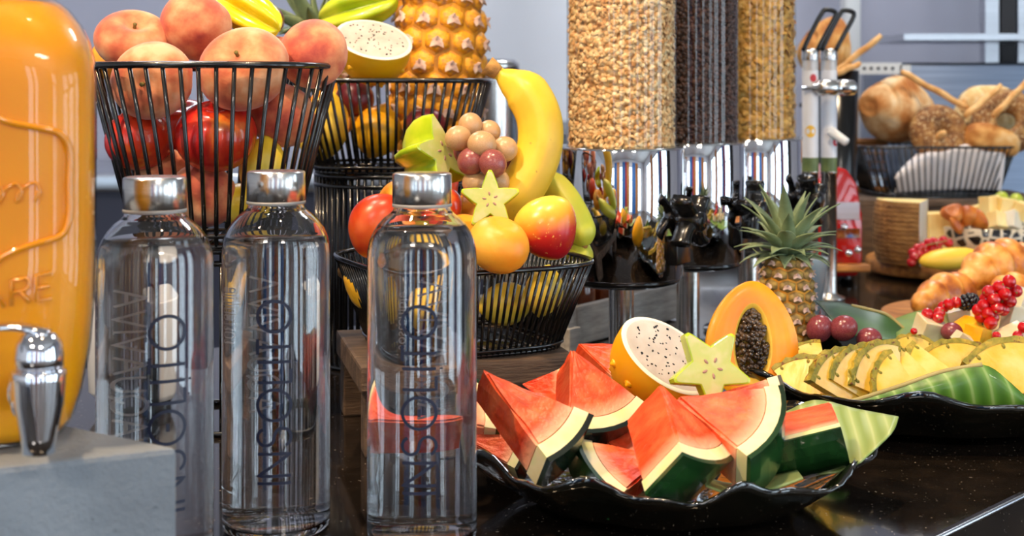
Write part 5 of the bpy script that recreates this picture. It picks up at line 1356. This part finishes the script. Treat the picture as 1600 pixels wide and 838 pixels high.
for nm, aa, mt in (('cut_face', a1, 'cheesewhite'), ('cut_face', a0, 'cheese')):
    V = [(0, 0, 0), (0, 0, H)]+[(R*(1-.06*abs(2*j/6-1)**3)*math.cos(aa), R*(1-.06*abs(2*j/6-1)**3)*math.sin(aa), H*j/6) for j in range(7)]
    f = (0, 2, 3, 4, 5, 6, 7, 8, 1)
    obj(nm, (V, [f if aa == a1 else tuple(reversed(f))]), M[mt], t, smooth=False)
o = obj('cheese_block', bevel(box(-.030, .030, -.02, .02, 0, S(60, 2.3)+.015), .002), M['cheese'], loc=(W(1465, 0, 2.30).x, 2.30, zb), rot=(0, 0, .3), smooth=False); tag(o, 'pale yellow cheese block behind the brown rinded cheese', 'cheese', 'cheeses')
lz = S(22, 2.15)
def torp(u, v):
    return Vector((S(53, 2.17)*math.cos(v)*1.0, S(19, 2.17)*math.sin(v)*math.cos(u), S(19, 2.17)*math.sin(v)*math.sin(u)*(1 if math.sin(u) > 0 else .8)))
o = obj('smooth_cheese', sphere(torp, 28, 22), M['yellowcheese'], loc=Vector((W(1487, 0, 2.165).x, 2.165, zb+S(16, 2.17))), rot=(0, -.06, .12)); tag(o, 'smooth oval yellow cheese lying in front of the bowl', 'cheese', 'cheeses')
c2 = W(1430, 405, 2.16)
currants('redcurrants heaped beside the brown rinded cheese', [(1424, 410, 0), (1428, 402, 0), (1426, 395, .005), (1436, 398, .005), (1434, 388, .01), (1442, 386, .012), (1450, 380, .015), (1458, 378, .02), (1466, 380, .02), (1474, 376, .022), (1482, 380, .022), (1445, 394, .012), (1455, 390, .018), (1465, 388, .02)], 2.17, 7.5, [(1424, 405), (1440, 385), (1480, 376)])
# spotted bowl with cheese cubes and apricots
M['cowspots'] = None
m, N, L, b = new('cowspots'); setp(b, rough=.2, coat=.4)
tc = N.new('ShaderNodeTexCoord'); vo = N.new('ShaderNodeTexVoronoi'); vo.inputs['Scale'].default_value = 62; vo.feature = 'DISTANCE_TO_EDGE'
L.new(tc.outputs['Object'], vo.inputs['Vector']); r = ramp(N, [(.10, '#d8ccb4'), (.16, '#15161c')]); L.new(vo.outputs['Distance'], r.inputs[0]); L.new(r.outputs[0], b.inputs['Base Color']); M['cowspots'] = m
D = 2.335; cx = W(1545, 0, D).x; bR = S(100, D)
zt = W(0, 358, D-.09).z
t = thing('spotted_bowl', 'shallow black and cream spotted bowl of cheese cubes', 'bowl', (cx, D, zb))
obj('bowl_body', lathe([(0, .0), (bR*.5, .0), (bR*.74, .008), (bR*.96, .030), (bR, zt-zb), (bR*.98, zt-zb+.001), (bR*.93, .030), (bR*.5, .012), (0, .012)], 64), M['cowspots'], t)
rn = random.Random(3)
for lab, x, y, D_, w_, m_ in (('cheese cube on top of the spotted bowl, tallest', 1546, 320, 2.29, 26, 'cheese'), ('cheese cube beside the green grape', 1573, 324, 2.28, 26, 'cheese'), ('cheese cube at the front of the bowl by the apricots', 1558, 345, 2.26, 26, 'cheese'),
                             ('cheese cube leaning at the bowl front', 1582, 346, 2.26, 26, 'cheesewhite'), ('cheese cube right of the front pair', 1598, 330, 2.27, 26, 'cheese'), ('cheese cube behind the apricots', 1525, 334, 2.31, 24, 'cheese'), ('cheese cube buried in the middle of the bowl', 1565, 340, 2.33, 36, 'cheese')):
    cube('cheese_cube', lab, 'cheese', x, y, D_, w_, w_, m_, (rn.uniform(-.4, .4), rn.uniform(-.4, .4), rn.uniform(0, 1.5)), 'cheese cubes in the spotted bowl')
gg = mesh(*ell(1, 1, 1.1, 18, 12)); gg.materials.append(M['greengrape'])
for lab, x, y in (('green grape on top of the cheese cubes', 1565, 311), ('green grape behind the right cheese cube', 1588, 314)):
    o = obj('grape', gg, None, loc=W(x, y, 2.30), scl=(S(11, 2.3),)*3); tag(o, lab, 'grape', 'green grapes on the cheese')
for i, (lab, x, y) in enumerate((('dried apricot folded at the back left of the bowl', 1489, 332), ('dried apricot lying flat at the bowl front', 1495, 349), ('dried apricot wedged against the cheese cubes', 1528, 345), ('dried apricot standing behind the others', 1514, 338))):
    def fn(u, v, i=i):
        k = 1+.10*math.sin(3*u+i)+.08*math.sin(4*v+i); return Vector((.019*math.sin(v)*math.cos(u)*k, .017*math.sin(v)*math.sin(u)*k, .0105*math.cos(v)-.004*math.exp(-(v/.5)**2)))
    o = obj('dried_apricot', sphere(fn, 24, 16), M['apricot'], loc=W(x, y, 2.25), rot=(.9+.2*i, .3*i-.3, i)); tag(o, lab, 'apricot', 'dried apricots')

# ================================================================== croissants on their plate
D = 1.78; c = G(1545, 492, .012); c.y = 1.80
t = thing('serving_plate', 'flat pale wooden plate under the croissants', 'plate', (W(1560, 0, 1.80).x, 1.80, 0))
obj('plate_top', lathe([(0, .006), (.13, .006), (.150, .012), (.152, .018), (.148, .019), (.13, .014), (0, .013)], 64), M['board'], t)
obj('foot_ring', lathe([(.08, 0), (.09, 0), (.09, .0065), (.08, .0065)], 40), M['darkwood'], t)
def croissant(label, pts, rmax, segs=7):
    c = catmull(pts, 12); n = len(c); R = []
    for i in range(n):
        u = i/(n-1); env = math.sin(PI*min(1, max(0, .04+.92*u)))**.75
        f = (u*segs) % 1; R.append(rmax*env*(1-.26*abs(2*f-1)**2.6)+.002)
    o = obj('croissant', tube(c, R, 20, sec=lambda a: 1+.03*math.cos(3*a)), M['croissant']); tag(o, label, 'croissant', 'croissants on the plate'); return o
croissant('small croissant pointing towards the cheese board', [W(1430, 481, 1.70), W(1455, 466, 1.72), W(1485, 456, 1.75), W(1515, 462, 1.78), W(1540, 478, 1.79)], S(29, 1.75), 6)
croissant('big glossy croissant on top of the plate', [W(1500, 452, 1.77), W(1528, 428, 1.78), W(1562, 412, 1.80), W(1598, 412, 1.82), W(1630, 428, 1.83)], S(36, 1.8), 6)
croissant('croissant half hidden behind the redcurrants', [W(1545, 470, 1.72), W(1570, 456, 1.73), W(1600, 455, 1.74), W(1630, 470, 1.74)], S(26, 1.73), 5)
